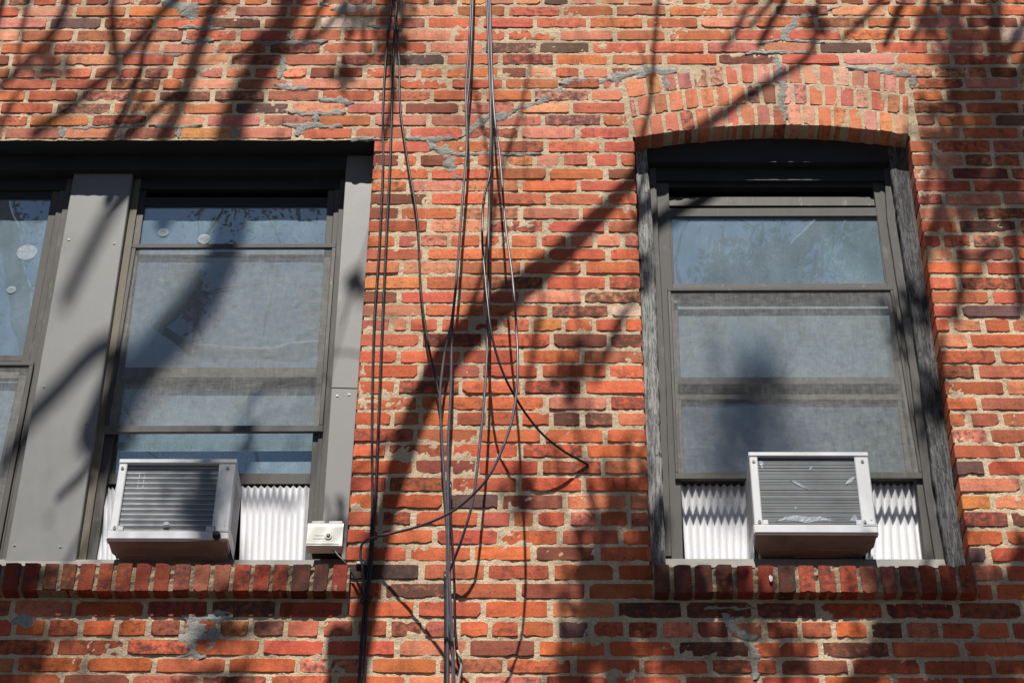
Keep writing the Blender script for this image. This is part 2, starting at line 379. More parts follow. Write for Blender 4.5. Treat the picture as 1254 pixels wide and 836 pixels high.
def brick_col(z, rg, head=False):
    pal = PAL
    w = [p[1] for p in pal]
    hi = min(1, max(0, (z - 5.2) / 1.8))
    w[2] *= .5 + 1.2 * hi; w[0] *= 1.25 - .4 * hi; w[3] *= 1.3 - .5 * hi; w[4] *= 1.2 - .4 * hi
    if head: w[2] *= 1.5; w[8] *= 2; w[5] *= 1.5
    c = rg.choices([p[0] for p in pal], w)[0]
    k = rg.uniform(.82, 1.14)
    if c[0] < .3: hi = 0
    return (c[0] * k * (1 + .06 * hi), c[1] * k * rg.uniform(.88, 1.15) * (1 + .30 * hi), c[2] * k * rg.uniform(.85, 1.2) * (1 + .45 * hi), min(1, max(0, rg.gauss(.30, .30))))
def brick_mesh(mb, x0, x1, z0, z1, rg, col, y0=0.0, depth=.1, n=None, sharp=(False, False), frame=None, chip=1.0):
    """one hand-made brick: uneven arrises, knocked corners, a face that is slightly out of true"""
    w = x1 - x0; h = z1 - z0
    if n is None: n = max(4, int(w / .0155))
    ph = [rg.uniform(0, 6.28) for _ in range(6)]
    ft = [rg.uniform(25, 60), rg.uniform(90, 150), rg.uniform(25, 60), rg.uniform(90, 150)]
    at_, ab = rg.uniform(.0000, .0004), rg.uniform(.0001, .0006)
    top = []; bot = []
    for i in range(n + 1):
        x = x0 + w * i / n + (rg.uniform(-.003, .003) if 0 < i < n else 0)
        t = z1 - at_ * (1 + math.sin(x * ft[0] + ph[0]) + .6 * math.sin(x * ft[1] + ph[1])) - rg.uniform(0, .0006)
        b = z0 + ab * (1 + math.sin(x * ft[2] + ph[2]) + .6 * math.sin(x * ft[3] + ph[3])) + rg.uniform(0, .0007)
        top.append([x, t]); bot.append([x, b])
    for arr, sg in ((top, -1), (bot, 1)):                    # chips
        if rg.random() < (.14 if sg < 0 else .30):
            for _ in range(rg.randint(1, 3)):
                i = rg.randint(1, n - 1); arr[i][1] += sg * rg.uniform(.002, .006) * chip
    for e, k, sg in ((0, 0, 1), (1, n, -1)):
        if not sharp[e]:
            ct = (rg.uniform(.001, .004) if rg.random() < .8 else rg.uniform(.006, .016)) * min(1, chip + .2)
            cb = (rg.uniform(.001, .004) if rg.random() < .8 else rg.uniform(.006, .016)) * min(1, chip + .2)
            top[k][1] -= ct; bot[k][1] += cb
            sh = rg.uniform(0, .003); top[k][0] += sg * sh; bot[k][0] += sg * rg.uniform(0, .003)
    loop = top + bot[::-1]                                   # clockwise from the top left
    m = len(loop); cx, cz = (x0 + x1) / 2, (z0 + z1) / 2
    tx, tz = rg.uniform(-.0016, .0016), rg.uniform(-.0012, .0012)
    yy = y0 + rg.uniform(-.0016, .0014)
    bv = rg.uniform(.0006, .0014)
    fy = lambda x, z: yy + tx * (x - cx) / (w / 2) + tz * (z - cz) / (h / 2)
    vs = []
    for x, z in loop:                                        # face loop, drawn in by the arris
        ix = x + (bv if x < cx else -bv) * (1 if abs(x - cx) > w / 2 - .004 else .15); iz = z - bv if z > cz else z + bv
        vs.append((ix, fy(x, z) + rg.uniform(-.0003, .0003), iz))
    for x, z in loop: vs.append((x, fy(x, z) + bv * rg.uniform(.8, 1.5), z))
    for x, z in loop: vs.append((x, y0 + depth, z))
    for i in range(1, n):                                    # a middle row lets the face bow a little
        x = (top[i][0] + bot[i][0]) / 2; vs.append((x, fy(x, cz) - rg.uniform(0, .0012), cz + rg.uniform(-.004, .004)))
    fs = []
    mid = lambda i: 3 * m + i - 1
    for i in range(n):
        a, c_, d, e = i, i + 1, m - 2 - i, m - 1 - i         # top i, top i+1, bottom i+1, bottom i
        if i == 0: fs += [(a, c_, mid(1)), (a, mid(1), e), (e, mid(1), d)]
        elif i == n - 1: fs += [(a, c_, mid(i)), (c_, d, mid(i)), (d, e, mid(i))]
        else: fs += [(a, c_, mid(i + 1), mid(i)), (mid(i), mid(i + 1), d, e)]
    for r in (0, m):
        for i in range(m): fs.append((r + i, r + m + i, r + m + (i + 1) % m, r + (i + 1) % m))
    if frame: vs = [frame(p) for p in vs]
    mb.add(vs, fs, M['brick'], col)

def spans(z):
    """solid stretches of the wall at height z: (x0, x1, left end at an opening, right end at an opening)"""
    cuts = []
    if SILL_Z - .005 < z < W1_T: cuts.append((W1_L(z), W1_R(z), True))
    if SILL_B - .004 < z <= SILL_Z - .005: cuts.append((W1_L(z) - .02, at(428.5, 708, -.03).x, True)); cuts.append((at(799, 708, -.03).x, at(1198, 708, -.03).x, True))
    a0, a1 = at(ARCH_L, 168), at(764.5, 100)
    if SILL_Z - .005 < z < a0.z: cuts.append((W2_L(z), W2_R(z), True))
    elif z >= a0.z and z < arch_top(.5).z + .012:
        f = (z - a0.z) / (a1.z - a0.z)
        lo, hi = None, None
        for k in range(101):
            t = k / 100
            if arch_top(t).z + .006 > z:
                lo = t if lo is None else lo; hi = t
        if lo is not None:
            xl = a0.x + (a1.x - a0.x) * min(f, 1) if f < 1 else arch_top(lo).x
            xr = at(1113.6, 130).x if z < arch_top(1).z else arch_top(hi).x
            cuts.append((xl - .012, xr + .012, False))
    out = []; x = X0; le = False
    for c0, c1, e in sorted(cuts):
        if c0 > x: out.append((x, c0, le, e))
        x = c1; le = e
    out.append((x, X1, le, False)); return out

cand = []
for r in sorted(zs):
    z = zs[r]
    if z < 0.1 or z > 9.2: continue
    ht = ((zs[r - 1] - zs[r + 1]) / 2 if r - 1 in zs and r + 1 in zs else PITCH)
    h = ht * .795
    pit = HDR if r in HEAD else STR
    rg = random.Random(1000 + r)
    if r in ROWS: J = [at(x, YS[r - 1] if r > 0 else 1.0).x for x in ROWS[r]]
    else: J = [rg.uniform(-.1, .1)]
    full = [J[0]]
    for a in J[1:]:
        g = a - full[-1]; k = max(1, round(g / pit))
        p = full[-1]
        for i in range(1, k): full.append(p + g * i / k + rg.uniform(-.004, .004))
        full.append(a)
    while full[0] > X0: full.insert(0, full[0] - pit * rg.uniform(.96, 1.04))
    while full[-1] < X1: full.append(full[-1] + pit * rg.uniform(.96, 1.04))
    for (s0, s1, le, re_) in spans(z):
        js = [j for j in full if s0 + .045 < j < s1 - .045]
        ends = [s0] + js + [s1]
        for i in range(len(ends) - 1):
            gl, gr = rg.uniform(.0050, .0100), rg.uniform(.0050, .0100)
            a = ends[i] + (0 if (i == 0 and le) else gl); c = ends[i + 1] - (0 if (i == len(ends) - 2 and re_) else gr)
            if a < X0 + .01: a = X0
            dz = rg.uniform(-.0012, .0012)
            cand.append((a, c, z - h / 2 + dz + rg.uniform(-.001, .001), z + h / 2 + dz + rg.uniform(-.001, .001), r, (i == 0 and le, i == len(ends) - 2 and re_)))
INV = ROT.transposed()
def pix(p):
    d = INV @ (Vector(p) - CAM); return 627 + F_PX * d.x / -d.z, 418 - F_PX * d.y / -d.z
def visible_area(cn):
    a = pix((cn[0], 0, cn[3])); c = pix((cn[1], 0, cn[2]))
    w = min(c[0], 1254) - max(a[0], 0); h = min(c[1], 836) - max(a[1], 0)
    return w * h if w > 0 and h > 0 else 0
order = sorted(range(len(cand)), key=lambda i: -visible_area(cand[i]))
single = set(order[:300])
rest = MB()
for i, (a, c, z0, z1, r, sh) in enumerate(cand):
    rg = random.Random(i * 7 + 3)
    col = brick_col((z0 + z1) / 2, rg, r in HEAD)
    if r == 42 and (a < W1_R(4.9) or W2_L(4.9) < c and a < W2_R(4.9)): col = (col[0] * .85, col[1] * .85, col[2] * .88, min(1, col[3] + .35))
    vis = visible_area((a, c, z0, z1))
    px, py = pix(((a + c) / 2, 0, (z0 + z1) / 2))
    near = -120 < px < 1374 and -100 < py < 936
    if i in single:
        mb = MB(); brick_mesh(mb, a, c, z0, z1, rg, col, sharp=sh); mb.build('brick', building, colors=True)
    else:
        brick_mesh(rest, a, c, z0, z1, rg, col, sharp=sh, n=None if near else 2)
tag(rest.build('brickwork', building, colors=True), kind='stuff')

# --- mortar bed: one sheet with a lumpy surface that laps over some arrises ---
def vnoise(x, z, f, seed):
    r2 = np.random.RandomState(seed); T = r2.rand(256, 256)
    u, v = x * f + 1000, z * f + 1000
    i, j = np.floor(u).astype(int), np.floor(v).astype(int); a, c = u - i, v - j
    a = a * a * (3 - 2 * a); c = c * c * (3 - 2 * c)
    g = lambda p, q: T[p % 256, q % 256]
    return (g(i, j) * (1 - a) + g(i + 1, j) * a) * (1 - c) + (g(i, j + 1) * (1 - a) + g(i + 1, j + 1) * a) * c
def mortar_y(x, z):
    return .0028 - .0034 * (vnoise(x, z, 38, 1) - .5) - .0034 * (vnoise(x, z, 100, 2) - .5) - .003 * (vnoise(x, z, 5, 3) - .5)
xs = np.concatenate([np.linspace(X0, -2.15, 6)[:-1], np.arange(-2.15, 2.15, .0095), np.linspace(2.15, X1, 6)])
zz = np.concatenate([np.linspace(-.1, 4.3, 12)[:-1], np.arange(4.3, 7.85, .0095), np.linspace(7.85, 9.3, 5)])
GX, GZ = np.meshgrid(xs, zz)
GX = GX.copy(); GZ = GZ.copy()
keep = np.ones((len(zz) - 1, len(xs) - 1), bool)
cxs = (xs[1:] + xs[:-1]) / 2; czs = (zz[1:] + zz[:-1]) / 2
SET = .005
for j in range(len(zz)):
    z = zz[j]
    for (fl, fr, zt) in ((W1_L, W1_R, W1_T), (W2_L, W2_R, at(945, 168).z)):
        if SILL_Z - .03 < z < zt + .01:
            l, r_ = fl(z) - SET, fr(z) + SET
            i0 = np.searchsorted(xs, l); i1 = np.searchsorted(xs, r_) - 1
            GX[j, i0] = l; GX[j, i1] = r_
            if j < len(zz) - 1 and SILL_Z - .03 < czs[j] < zt + .004: keep[j, i0:i1] = False
for j in range(len(czs)):
    if at(945, 168).z < czs[j] < at(945, 140).z:
        for i in np.where((cxs > at(778, 165).x) & (cxs < at(1113, 165).x))[0]:
            t = (cxs[i] - at(778, 165).x) / (at(1113, 165).x - at(778, 165).x)
            if czs[j] < arch_z(t).z + .03: keep[j, i] = False
GY = mortar_y(GX, GZ)
V = np.stack([GX, GY, GZ], -1).reshape(-1, 3)
nx = len(xs); fl_ = []
for j in range(len(zz) - 1):
    ii = np.where(keep[j])[0] + j * nx
    fl_.append(np.stack([ii, ii + 1, ii + nx + 1, ii + nx], -1))
FQ = np.concatenate(fl_)
me = bpy.data.meshes.new('mortar_bed'); me.from_pydata(V.tolist(), [], FQ.tolist()); me.materials.append(M['mortar'])
me.polygons.foreach_set('use_smooth', [True] * len(me.polygons)); me.update()
mo = bpy.data.objects.new('mortar_bed', me); COL.objects.link(mo); mo.parent = building
# body of the wall: reveals, back and ends
b = MB(); D = .34
def reveal(p0, p1, q):
    b.add([p0, p1, (p1[0], D, p1[2]), (p0[0], D, p0[2])], [(0, 1, 2, 3)], q)
zt2 = at(945, 168).z
zb = SILL_Z - .03
ns = 24
for f_, zt, sg in ((W1_L, W1_T + .005, -1), (W1_R, W1_T + .005, 1), (W2_L, zt2 + .03, -1), (W2_R, zt2 + .03, 1)):
    reveal((f_(zb) + sg * SET, .003, zb), (f_(zt) + sg * SET, .003, zt), M['mortar'])
reveal((LX - .05, .004, W1_T + .002), (W1_R(W1_T) + .012, .004, W1_T + .002), M['black'])  # soffit coloured near-black: the shade under the brickwork is in its colour
b.box(X0, X1, D + .002, D + .06, -.1, zb - .05, M['room']); b.box(X0, X1, D + .002, D + .06, W1_T + .4, 9.3, M['room'])
for s, e in ((X0, LX - .1), (W1_R(5.5) + .1, W2_L(5.5) - .1), (W2_R(5.5) + .12, X1)):
    b.box(s, e, D + .002, D + .06, zb - .05, W1_T + .4, M['room'])
b.box(X0 - .02, X0 - .001, .005, D, -.1, 9.3, M['mortar']); b.box(X1 + .001, X1 + .02, .005, D, -.1, 9.3, M['mortar'])
b.box(X0, X1, .012, D, 9.3, 9.36, M['kerb'])
b.build('wall_body', building)
# rooms behind the glass
b = MB()
for x0, x1 in ((LX - .3, W1_R(5.5) + .15), (W2_L(5.5) - .15, W2_R(5.5) + .3)):
    y0, y1, z0, z1 = D + .07, 3.4, 4.0, 7.45
    b.add([(x0, y0, z0), (x1, y0, z0), (x1, y1, z0), (x0, y1, z0), (x0, y0, z1), (x1, y0, z1), (x1, y1, z1), (x0, y1, z1)],
          [(0, 1, 2, 3), (4, 5, 6, 7), (0, 3, 7, 4), (1, 2, 6, 5), (2, 3, 7, 6)], M['room'])
b.build('room_interior', building)

# --- arch over the right window -----------------------------------------------
nA = 60
b = MB()
vs = []; 
for k in range(nA + 1):
    t = k / nA; lo, hi = arch_z(t), arch_top(t)
    for q in range(9):
        u = q / 8
        p = lo.lerp(hi, u) + Vector((0, 0, .004 * (1 - u)))
        p.y = float(mortar_y(np.array(p.x), np.array(p.z))) - .0006; vs.append(p)
fs = [(k * 9 + q, k * 9 + q + 1, (k + 1) * 9 + q + 1, (k + 1) * 9 + q) for k in range(nA) for q in range(8)]
b.add(vs, fs, M['mortar'])
so_ = []
for k in range(nA + 1):
    p = arch_z(k / nA) + Vector((0, 0, .004)); so_ += [(p.x, .003, p.z), (p.x, D, p.z)]
b.add(so_, [(2 * k, 2 * k + 1, 2 * k + 3, 2 * k + 2) for k in range(nA)], M['mortar'])
arch = b.build('brick_arch', building, smooth=False)
rg = random.Random(5)
RING = [(0.0, .318), (.345, .652), (.68, .985)]
for ring, (u0, u1) in enumerate(RING):
    nb = 18
    off = (0, .5, .25)[ring]
    ts = [0.0] + [min(1, max(0, (k + off) / nb + rg.uniform(-.002, .002))) for k in range(0 if off else 1, nb)] + [1.0]
    ts = [ts[0]] + [t for t in ts[1:-1] if .022 < t < .978] + [ts[-1]]
    for k in range(len(ts) - 1):
        t0, t1 = ts[k], ts[k + 1]
        g = .0050 / 1.05
        t0 += g if k else g * .6; t1 -= g if k < len(ts) - 2 else g * .2
        wid = (t1 - t0) * 1.04; hgt = (u1 - u0) * .325
        uj = rg.uniform(-.008, .008)
        def fr(p, t0=t0, t1=t1, u0=u0 + uj, u1=u1 + uj, wid=wid, hgt=hgt):
            # local: x across the brick, z up it -> along the ring and up the ring
            t = t0 + (t1 - t0) * (p[0] / wid); u = u0 + (u1 - u0) * (p[2] / hgt)
            q = arch_z(t).lerp(arch_top(t), u); return (q.x, p[1], q.z)
        c = brick_col(7.0, rg, True)
        c = (min(c[0] * 1.02 + .02, .68), min(c[1] * 1.15 + .012, .38), min(c[2] * 1.25 + .016, .28), c[3] * .9)
        mb = MB(); brick_mesh(mb, 0, wid, 0, hgt, rg, c, y0=0.0, depth=.10 if ring == 0 else .06, frame=fr)
        mb.build('brick', arch, colors=True)

# --- rowlock sills -------------------------------------------------------------
def sill(joints, xa, xb, x_end):
    b = MB()
    yb = SY + .0065
    n = 150; nz = 6
    vs = []
    for i in range(n + 1):
        x = xa + (xb - xa) * i / n
        for q in range(nz + 1):
            z = SILL_B + .004 + (SILL_Z - SILL_B - .011) * q / nz
            y = yb - .012 * (vnoise(np.array(x), np.array(z), 60, 8) - .5)
            vs.append((x, float(y), z))
    fs = [(i * (nz + 1) + q, i * (nz + 1) + q + 1, (i + 1) * (nz + 1) + q + 1, (i + 1) * (nz + 1) + q) for i in range(n) for q in range(nz)]
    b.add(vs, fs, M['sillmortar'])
    b.add([(xa, yb, SILL_B + .004), (xb, yb, SILL_B + .004), (xb, .05, SILL_B + .004), (xa, .05, SILL_B + .004)], [(0, 1, 2, 3)], M['sillmortar'])
    b.add([(xa, yb, SILL_Z - .007), (xb, yb, SILL_Z - .007), (xb, .20, SILL_Z - .001), (xa, .20, SILL_Z - .001)], [(0, 1, 2, 3)], M['sillmortar'])
    s = b.build('window_sill', building)
    for i in range(len(joints) - 1):
        rg = random.Random(int(joints[i] * 10))
        x0, x1 = joints[i] + rg.uniform(.004, .0075), joints[i + 1] - rg.uniform(.004, .0075)
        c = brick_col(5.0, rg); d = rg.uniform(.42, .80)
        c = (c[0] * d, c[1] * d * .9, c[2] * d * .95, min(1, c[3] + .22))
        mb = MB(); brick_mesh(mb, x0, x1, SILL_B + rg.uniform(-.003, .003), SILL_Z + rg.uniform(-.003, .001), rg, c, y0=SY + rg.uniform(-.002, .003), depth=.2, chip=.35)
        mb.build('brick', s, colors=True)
J1 = [at(x, 708, SY).x for x in (2, 25.7, 49.5, 71.5, 93.5, 117.4, 139.4, 163, 186, 210, 234.8, 258.6, 283.6, 308, 332, 355, 381.5, 403.5, 427.6)]
while J1[0] > LX: J1.insert(0, J1[0] - .067)
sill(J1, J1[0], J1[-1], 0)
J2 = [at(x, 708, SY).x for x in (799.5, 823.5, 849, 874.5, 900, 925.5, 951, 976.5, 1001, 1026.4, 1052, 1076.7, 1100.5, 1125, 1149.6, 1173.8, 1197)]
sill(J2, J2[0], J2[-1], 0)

# --- grey cement repairs smeared over the joints ---------------------------------
def patch(pts, wid, seed):
    """a trowelled smear: flat skin with a torn outline and a few drag ridges"""
    r2 = random.Random(seed)
    P = [at(*p) for p in pts]
    P = spline([(p.x, p.z, 0) for p in P], .006)
    b = MB(); vs = []; m = 9
    wm = wid * 1.05 / 350.0
    a1 = a2 = 0.0
    for i, p in enumerate(P):
        a = P[max(i - 2, 0)]; c = P[min(i + 2, len(P) - 1)]
        t = np.array([c[0] - a[0], c[1] - a[1]]); t /= max(np.linalg.norm(t), 1e-6); nrm = np.array([-t[1], t[0]])
        e = min(i, len(P) - 1 - i); tap = min(1, .25 + e * .16)
        a1 = a1 * .72 + r2.uniform(-.32, .32); a2 = a2 * .72 + r2.uniform(-.32, .32)
        w1 = wm * tap * max(.30, .58 + a1 * .75 + r2.uniform(-.06, .06)); w2 = wm * tap * max(.30, .58 + a2 * .75 + r2.uniform(-.06, .06))
        for k in range(m):
            s = -w1 + (w1 + w2) * k / (m - 1)
            x, z = p[0] + nrm[0] * s, p[1] + nrm[1] * s
            ed = abs(k - (m - 1) / 2) / ((m - 1) / 2)
            rid = .0012 * math.sin(z * 330 + 2.5 * math.sin(x * 40 + seed))
            vs.append((x, -.0019 + .0050 * ed ** 4 + rid * (1 - ed) - .0035 * (vnoise(np.array(x), np.array(z), 45, 9) - .45), z))
    fs = [(i * m + k, i * m + k + 1, (i + 1) * m + k + 1, (i + 1) * m + k) for i in range(len(P) - 1) for k in range(m - 1)]
    b.add(vs, fs, M['cement']); b.build('mortar_patch', building, smooth=True)
PATCHES = [([(1005, 8), (985, 20), (968, 27)], 9), ([(975, 20), (966, 38), (958, 50)], 10), ([(958, 38), (968, 50), (1010, 52)], 6), ([(985, 22), (1030, 8)], 5),
 ([(912, 66), (950, 64), (1000, 66)], 6), ([(930, 54), (958, 48)], 6), ([(950, 68), (953, 85), (956, 104), (958, 125), (962, 149)], 10),
 ([(742, 97), (768, 91), (795, 86), (829, 87)], 14), ([(812, 92), (818, 110)], 9), ([(684, 103), (705, 98), (735, 99), (752, 96)], 9), ([(780, 96), (800, 88)], 12),
 ([(655, 122), (672, 118), (688, 106)], 10), ([(628, 136), (650, 128), (672, 124)], 9), ([(592, 146), (612, 142), (634, 134)], 12), ([(570, 166), (584, 155), (598, 146)], 13),
 ([(494, 168), (520, 171), (545, 170), (568, 166)], 9), ([(545, 176), (548, 195), (556, 212), (566, 219)], 15), ([(522, 172), (535, 183), (550, 180)], 10), ([(546, 188), (590, 189), (664, 189)], 6),
 ([(1036, 83), (1075, 87), (1105, 91), (1124, 93)], 9), ([(1121, 92), (1117, 108)], 12), ([(1150, 83), (1183, 84)], 7),
 ([(198, 4), (222, 6), (242, 12)], 22), ([(232, 8), (234, 27)], 17), ([(218, 35), (255, 33), (276, 35)], 7), ([(222, 52), (248, 47), (262, 50)], 11), ([(133, 64), (175, 66), (225, 67)], 6), ([(254, 18), (258, 30)], 8),
 ([(310, 51), (350, 52), (402, 50)], 8), ([(352, 40), (357, 50)], 8), ([(345, 70), (346, 84), (341, 97)], 11), ([(336, 104), (360, 108), (378, 107)], 11), ([(390, 121), (410, 124), (434, 126)], 12), ([(352, 137), (385, 139), (424, 138)], 8),
 ([(388, 140), (386, 150)], 10), ([(345, 153), (385, 154), (420, 155)], 9), ([(372, 152), (363, 166)], 16), ([(84, 157), (130, 156), (178, 152)], 7), ([(182, 153), (220, 155), (248, 153)], 7), ([(220, 156), (219, 169)], 12), ([(147, 158), (148, 168)], 10), ([(286, 156), (288, 168)], 13), ([(76, 156), (76, 168)], 11),
 ([(405, 12), (440, 9), (480, 12)], 15), ([(450, 32), (472, 33), (492, 37)], 8), ([(392, 3), (402, 8)], 10), ([(142, 36), (150, 24)], 0.1),
 ([(222, 754), (245, 752), (285, 755)], 13), ([(233, 757), (238, 782), (246, 806)], 26), ([(262, 766), (262, 790)], 14), ([(14, 762), (26, 758), (42, 764)], 16),
 ([(884, 746), (892, 762), (905, 776)], 16), ([(898, 772), (915, 780), (928, 778)], 12), ([(912, 784), (922, 800), (924, 832)], 11), ([(862, 745), (890, 744), (925, 744)], 6),
 ([(460, 168), (430, 171), (475, 170)], 5)]
for i, (p, w) in enumerate(PATCHES):
    if w > 1: patch(p, w, 50 + i)

# ------------------------------------------------------------------ windows
def screw(b, px, py, Y):
    c = at(px, py, Y)
    b.disc(c, .0045, .0022, M['steel'], 10)
    b.box(c.x - .0006, c.x + .0006, Y - .0028, Y - .0022, c.z - .0035, c.z + .0035, M['dark'])
def pane(pts, Y, parent, m, name='pane'):
    b = MB(); b.hexa([at(*p, Y) for p in pts], .004, m); return b.build(name, parent)
def screen(pts, Y, parent, rails):
    """rails: left, right, top, bottom widths in pixels"""
    tl, tr, br, bl = pts; l, r_, t, bo = rails
    b = MB()
    b.quad(tl, tr, (tr[0], tr[1] + t), (tl[0], tl[1] + t), Y, .012, M['alu'])
    b.quad((bl[0], bl[1] - bo), (br[0], br[1] - bo), br, bl, Y, .012, M['alu'])
    b.quad((tl[0], tl[1] + t), (tl[0] + l, tl[1] + t), (bl[0] + l, bl[1] - bo), (bl[0], bl[1] - bo), Y + .0007, .011, M['bronze'])
    b.quad((tr[0] - r_, tr[1] + t), (tr[0], tr[1] + t), (br[0], br[1] - bo), (br[0] - r_, br[1] - bo), Y + .0007, .011, M['bronze'])
    o = b.build('screen_frame', parent)
    c = MB(); c.add([at(p[0] + dx, p[1] + dy, Y + .006) for p, dx, dy in ((tl, 1, 1), (tr, -1, 1), (br, -1, -1), (bl, 1, -1))], [(0, 1, 2, 3)], M['mesh'])
    c.build('insect_screen', parent)
    return o
# ---- paired window on the left
b = MB()
xl = at(-100, 300, .09).x
zs1 = SILL_Z
EX = LX - .004
ex = W1_R(W1_T) + .004
# head trim
def headbar(x0, x1, y0, y1, Y, d, m, bev=.0015): b.box(x0, x1, Y, Y + d, at(300, y1, Y).z, at(300, y0, Y).z, m, bev)
headbar(EX, ex, 186, 207, .088, .05, M['black'])
headbar(EX, ex, 200, 219, .142, .04, M['black'])
win1 = b.build('window', building); win1['label'] = 'paired double hung window with grey sheet metal casing'
b = MB()
b.quad((94.5, 190), (166, 190), (91.5, 694), (4.5, 694), .115, .05, M['panel'], .003)
for p in ((84.5, 293.5), (140, 298), (54, 473), (106, 518), (18, 667), (74, 669)): screw(b, *p, .115)
b.build('mullion_panel', win1)
b = MB()
b.quad((425, 188), (458.6, 188), (438.2, 475.5), (405.6, 474.5), .087, .055, M['panel'], .002)
b.quad((405.9, 474.8), (438.2, 475.8), (422.5, 694), (391, 694), .089, .05, M['panel'], .002)
for p in ((413, 484.5), (427.5, 483)): screw(b, *p, .089)
b.build('casing_panel', win1)
b = MB(); b.box(EX, EX + .10, .088, .14, zs1, W1_T - .08, M['panel'], .002); b.build('casing_panel', win1)
# frame: stop beads and tracks
b = MB()
b.quad((168, 200), (176, 200), (104, 692), (91, 692), .143, .03, M['tanwood'])
b.quad((176, 205), (183.5, 205), (117, 692), (104, 692), .154, .05, M['bronze'])
b.quad((418.5, 200), (429, 200), (393, 692), (384, 692), .143, .03, M['alu'])
b.quad((412, 205), (419, 205), (385, 692), (379, 692), .150, .05, M['alu'])
b.quad((403.5, 205), (412, 205), (380, 692), (373, 692), .156, .05, M['alu'])
b.quad((150, 218.5), (432, 218.5), (432, 231), (150, 231), .1445, .03, M['black'])
# tracks of the other unit
b.quad((86, 200), (97, 200), (8, 692), (0, 692), .143, .03, M['alu'])
b.quad((78, 205), (86.5, 205), (0, 692), (-9, 692), .150, .05, M['alu'])
b.quad((69.5, 205), (78.5, 205), (-9, 692), (-19, 692), .156, .05, M['alu'])
xa = EX + .10; 
b.box(xa, xa + .03, .143, .17, zs1 + .06, W1_T - .1, M['alu'], .0015)
b.box(xa + .03, xa + .06, .154, .20, zs1 + .06, W1_T - .1, M['bronze'], .0015)
b.bar_h(-240, 96, 219, 232, .1445, .03, M['black'])
b.build('window_frame', win1)
# stool (sub-sill)
b = MB()
zst = at(300, 684.5, .12).z
b.hexa([(EX, .12, zst), (W1_R(zs1) - .004, .12, zst), (W1_R(zs1) - .004, .07, zs1 + .001), (EX, .07, zs1 + .001)], .20, M['stool'], .003)
b.build('window_stool', win1)
# storm sash above, with its glass
b = MB()
b.quad((178, 241.5), (412, 241.5), (411, 252), (176, 252), .157, .02, M['black'])
b.quad((146, 449.5), (394, 449.5), (393, 462), (144, 462), .157, .02, M['alu'])
b.quad((172.5, 250), (177.5, 250), (152, 451), (144.5, 451), .158, .02, M['bronze'])
b.quad((405, 250), (410, 250), (395, 451), (388, 451), .158, .02, M['alu'])
b.build('sash', win1)
pane([(176, 250), (406, 250), (390, 452), (149, 452)], .166, win1, M['glass'])
# lower sash
b = MB()
b.quad((142, 440), (392, 440), (391, 452), (140, 452), .180, .03, M['bronze'])
b.quad((120, 579), (386, 579), (385, 592.5), (118, 592.5), .176, .035, M['alu'])
b.quad((143, 452), (151.5, 452), (140, 580), (124, 580), .181, .03, M['bronze'])
b.quad((388, 452), (396, 452), (388, 580), (382.5, 580), .181, .03, M['alu'])
b.build('sash', win1)
pane([(148, 450), (389, 450), (383.5, 580), (138, 580)], .192, win1, M['glass2'])
screen([(161.5, 298.5), (411.5, 298), (395.5, 528), (127, 529)], .136, win1, (5, 5, 5, 8))
# other unit: storm glass above, screen below
b = MB()
b.bar_h(-240, 78, 232, 242.5, .157, .02, M['black'])
b.bar_h(-250, 44, 434.5, 442, .157, .02, M['alu'])
b.quad((64, 242), (70, 242), (43, 436), (36, 436), .158, .02, M['alu'])
b.box(xa + .06, xa + .085, .158, .178, at(0, 440, .158).z, at(0, 240, .158).z, M['alu'], .0015)
b.build('sash', win1)
xg = at(-225, 340, .166).x
def pane_w(x0, p_tr, p_br, Y, m):
    a, c = at(*p_tr, Y), at(*p_br, Y)
    b = MB(); b.hexa([(x0, Y, a.z), a, c, (x0, Y, c.z)], .004, m); return b.build('pane', win1)
pane_w(xa + .06, (66.5, 241), (38, 437), .166, M['glass'])
pane_w(xa + .06, (36, 450), (-10, 690), .185, M['glass2'])
a, c = at(41.5, 442, .136), at(-5, 688, .136)
b = MB()
b.hexa([(xa + .03, .136, a.z), a, at(41, 447, .136), (xa + .03, .136, at(41, 447, .136).z)], .012, M['alu'], .001)
b.quad((35.5, 447), (41, 447), (-4, 688), (-12, 688), .1365, .011, M['bronze'])
b.build('screen_frame', win1)
b = MB(); b.add([(xa + .03, .142, a.z), (a.x, .142, a.z), (c.x, .142, c.z), (xa + .03, .142, c.z)], [(0, 1, 2, 3)], M['mesh']); b.build('insect_screen', win1)
b = MB(); b.bar_h(-250, 34, 452, 463, .178, .02, M['bronze']); b.quad((22, 463), (30, 463), (-16, 690), (-26, 690), .1795, .02, M['bronze']); b.build('sash', win1)
# shiny round decals on the glass
def decal(px, py, r, Y):
    b = MB(); c = at(px, py, Y)
    n = 20; vs = [c + Vector((0, -.0004, 0))]
    for ring in (.5, 1.0):
        for k in range(n):
            w = 2 * math.pi * k / n
            vs.append(c + Vector((math.cos(w) * r * ring, -.0006 - rng.uniform(0, .0012), math.sin(w) * r * ring)))
    fs = [(0, 1 + k, 1 + (k + 1) % n) for k in range(n)] + [(1 + k, 1 + n + k, 1 + n + (k + 1) % n, 1 + (k + 1) % n) for k in range(n)]
    b.add(vs, fs, M['film']); b.build('sticker', win1)
decal(33, 309, .038, .165); decal(14, 355, .017, .165); decal(250, 293, .024, .165); decal(200, 285, .020, .165)

# ---- arched window on the right
b = MB()
Yw = .078
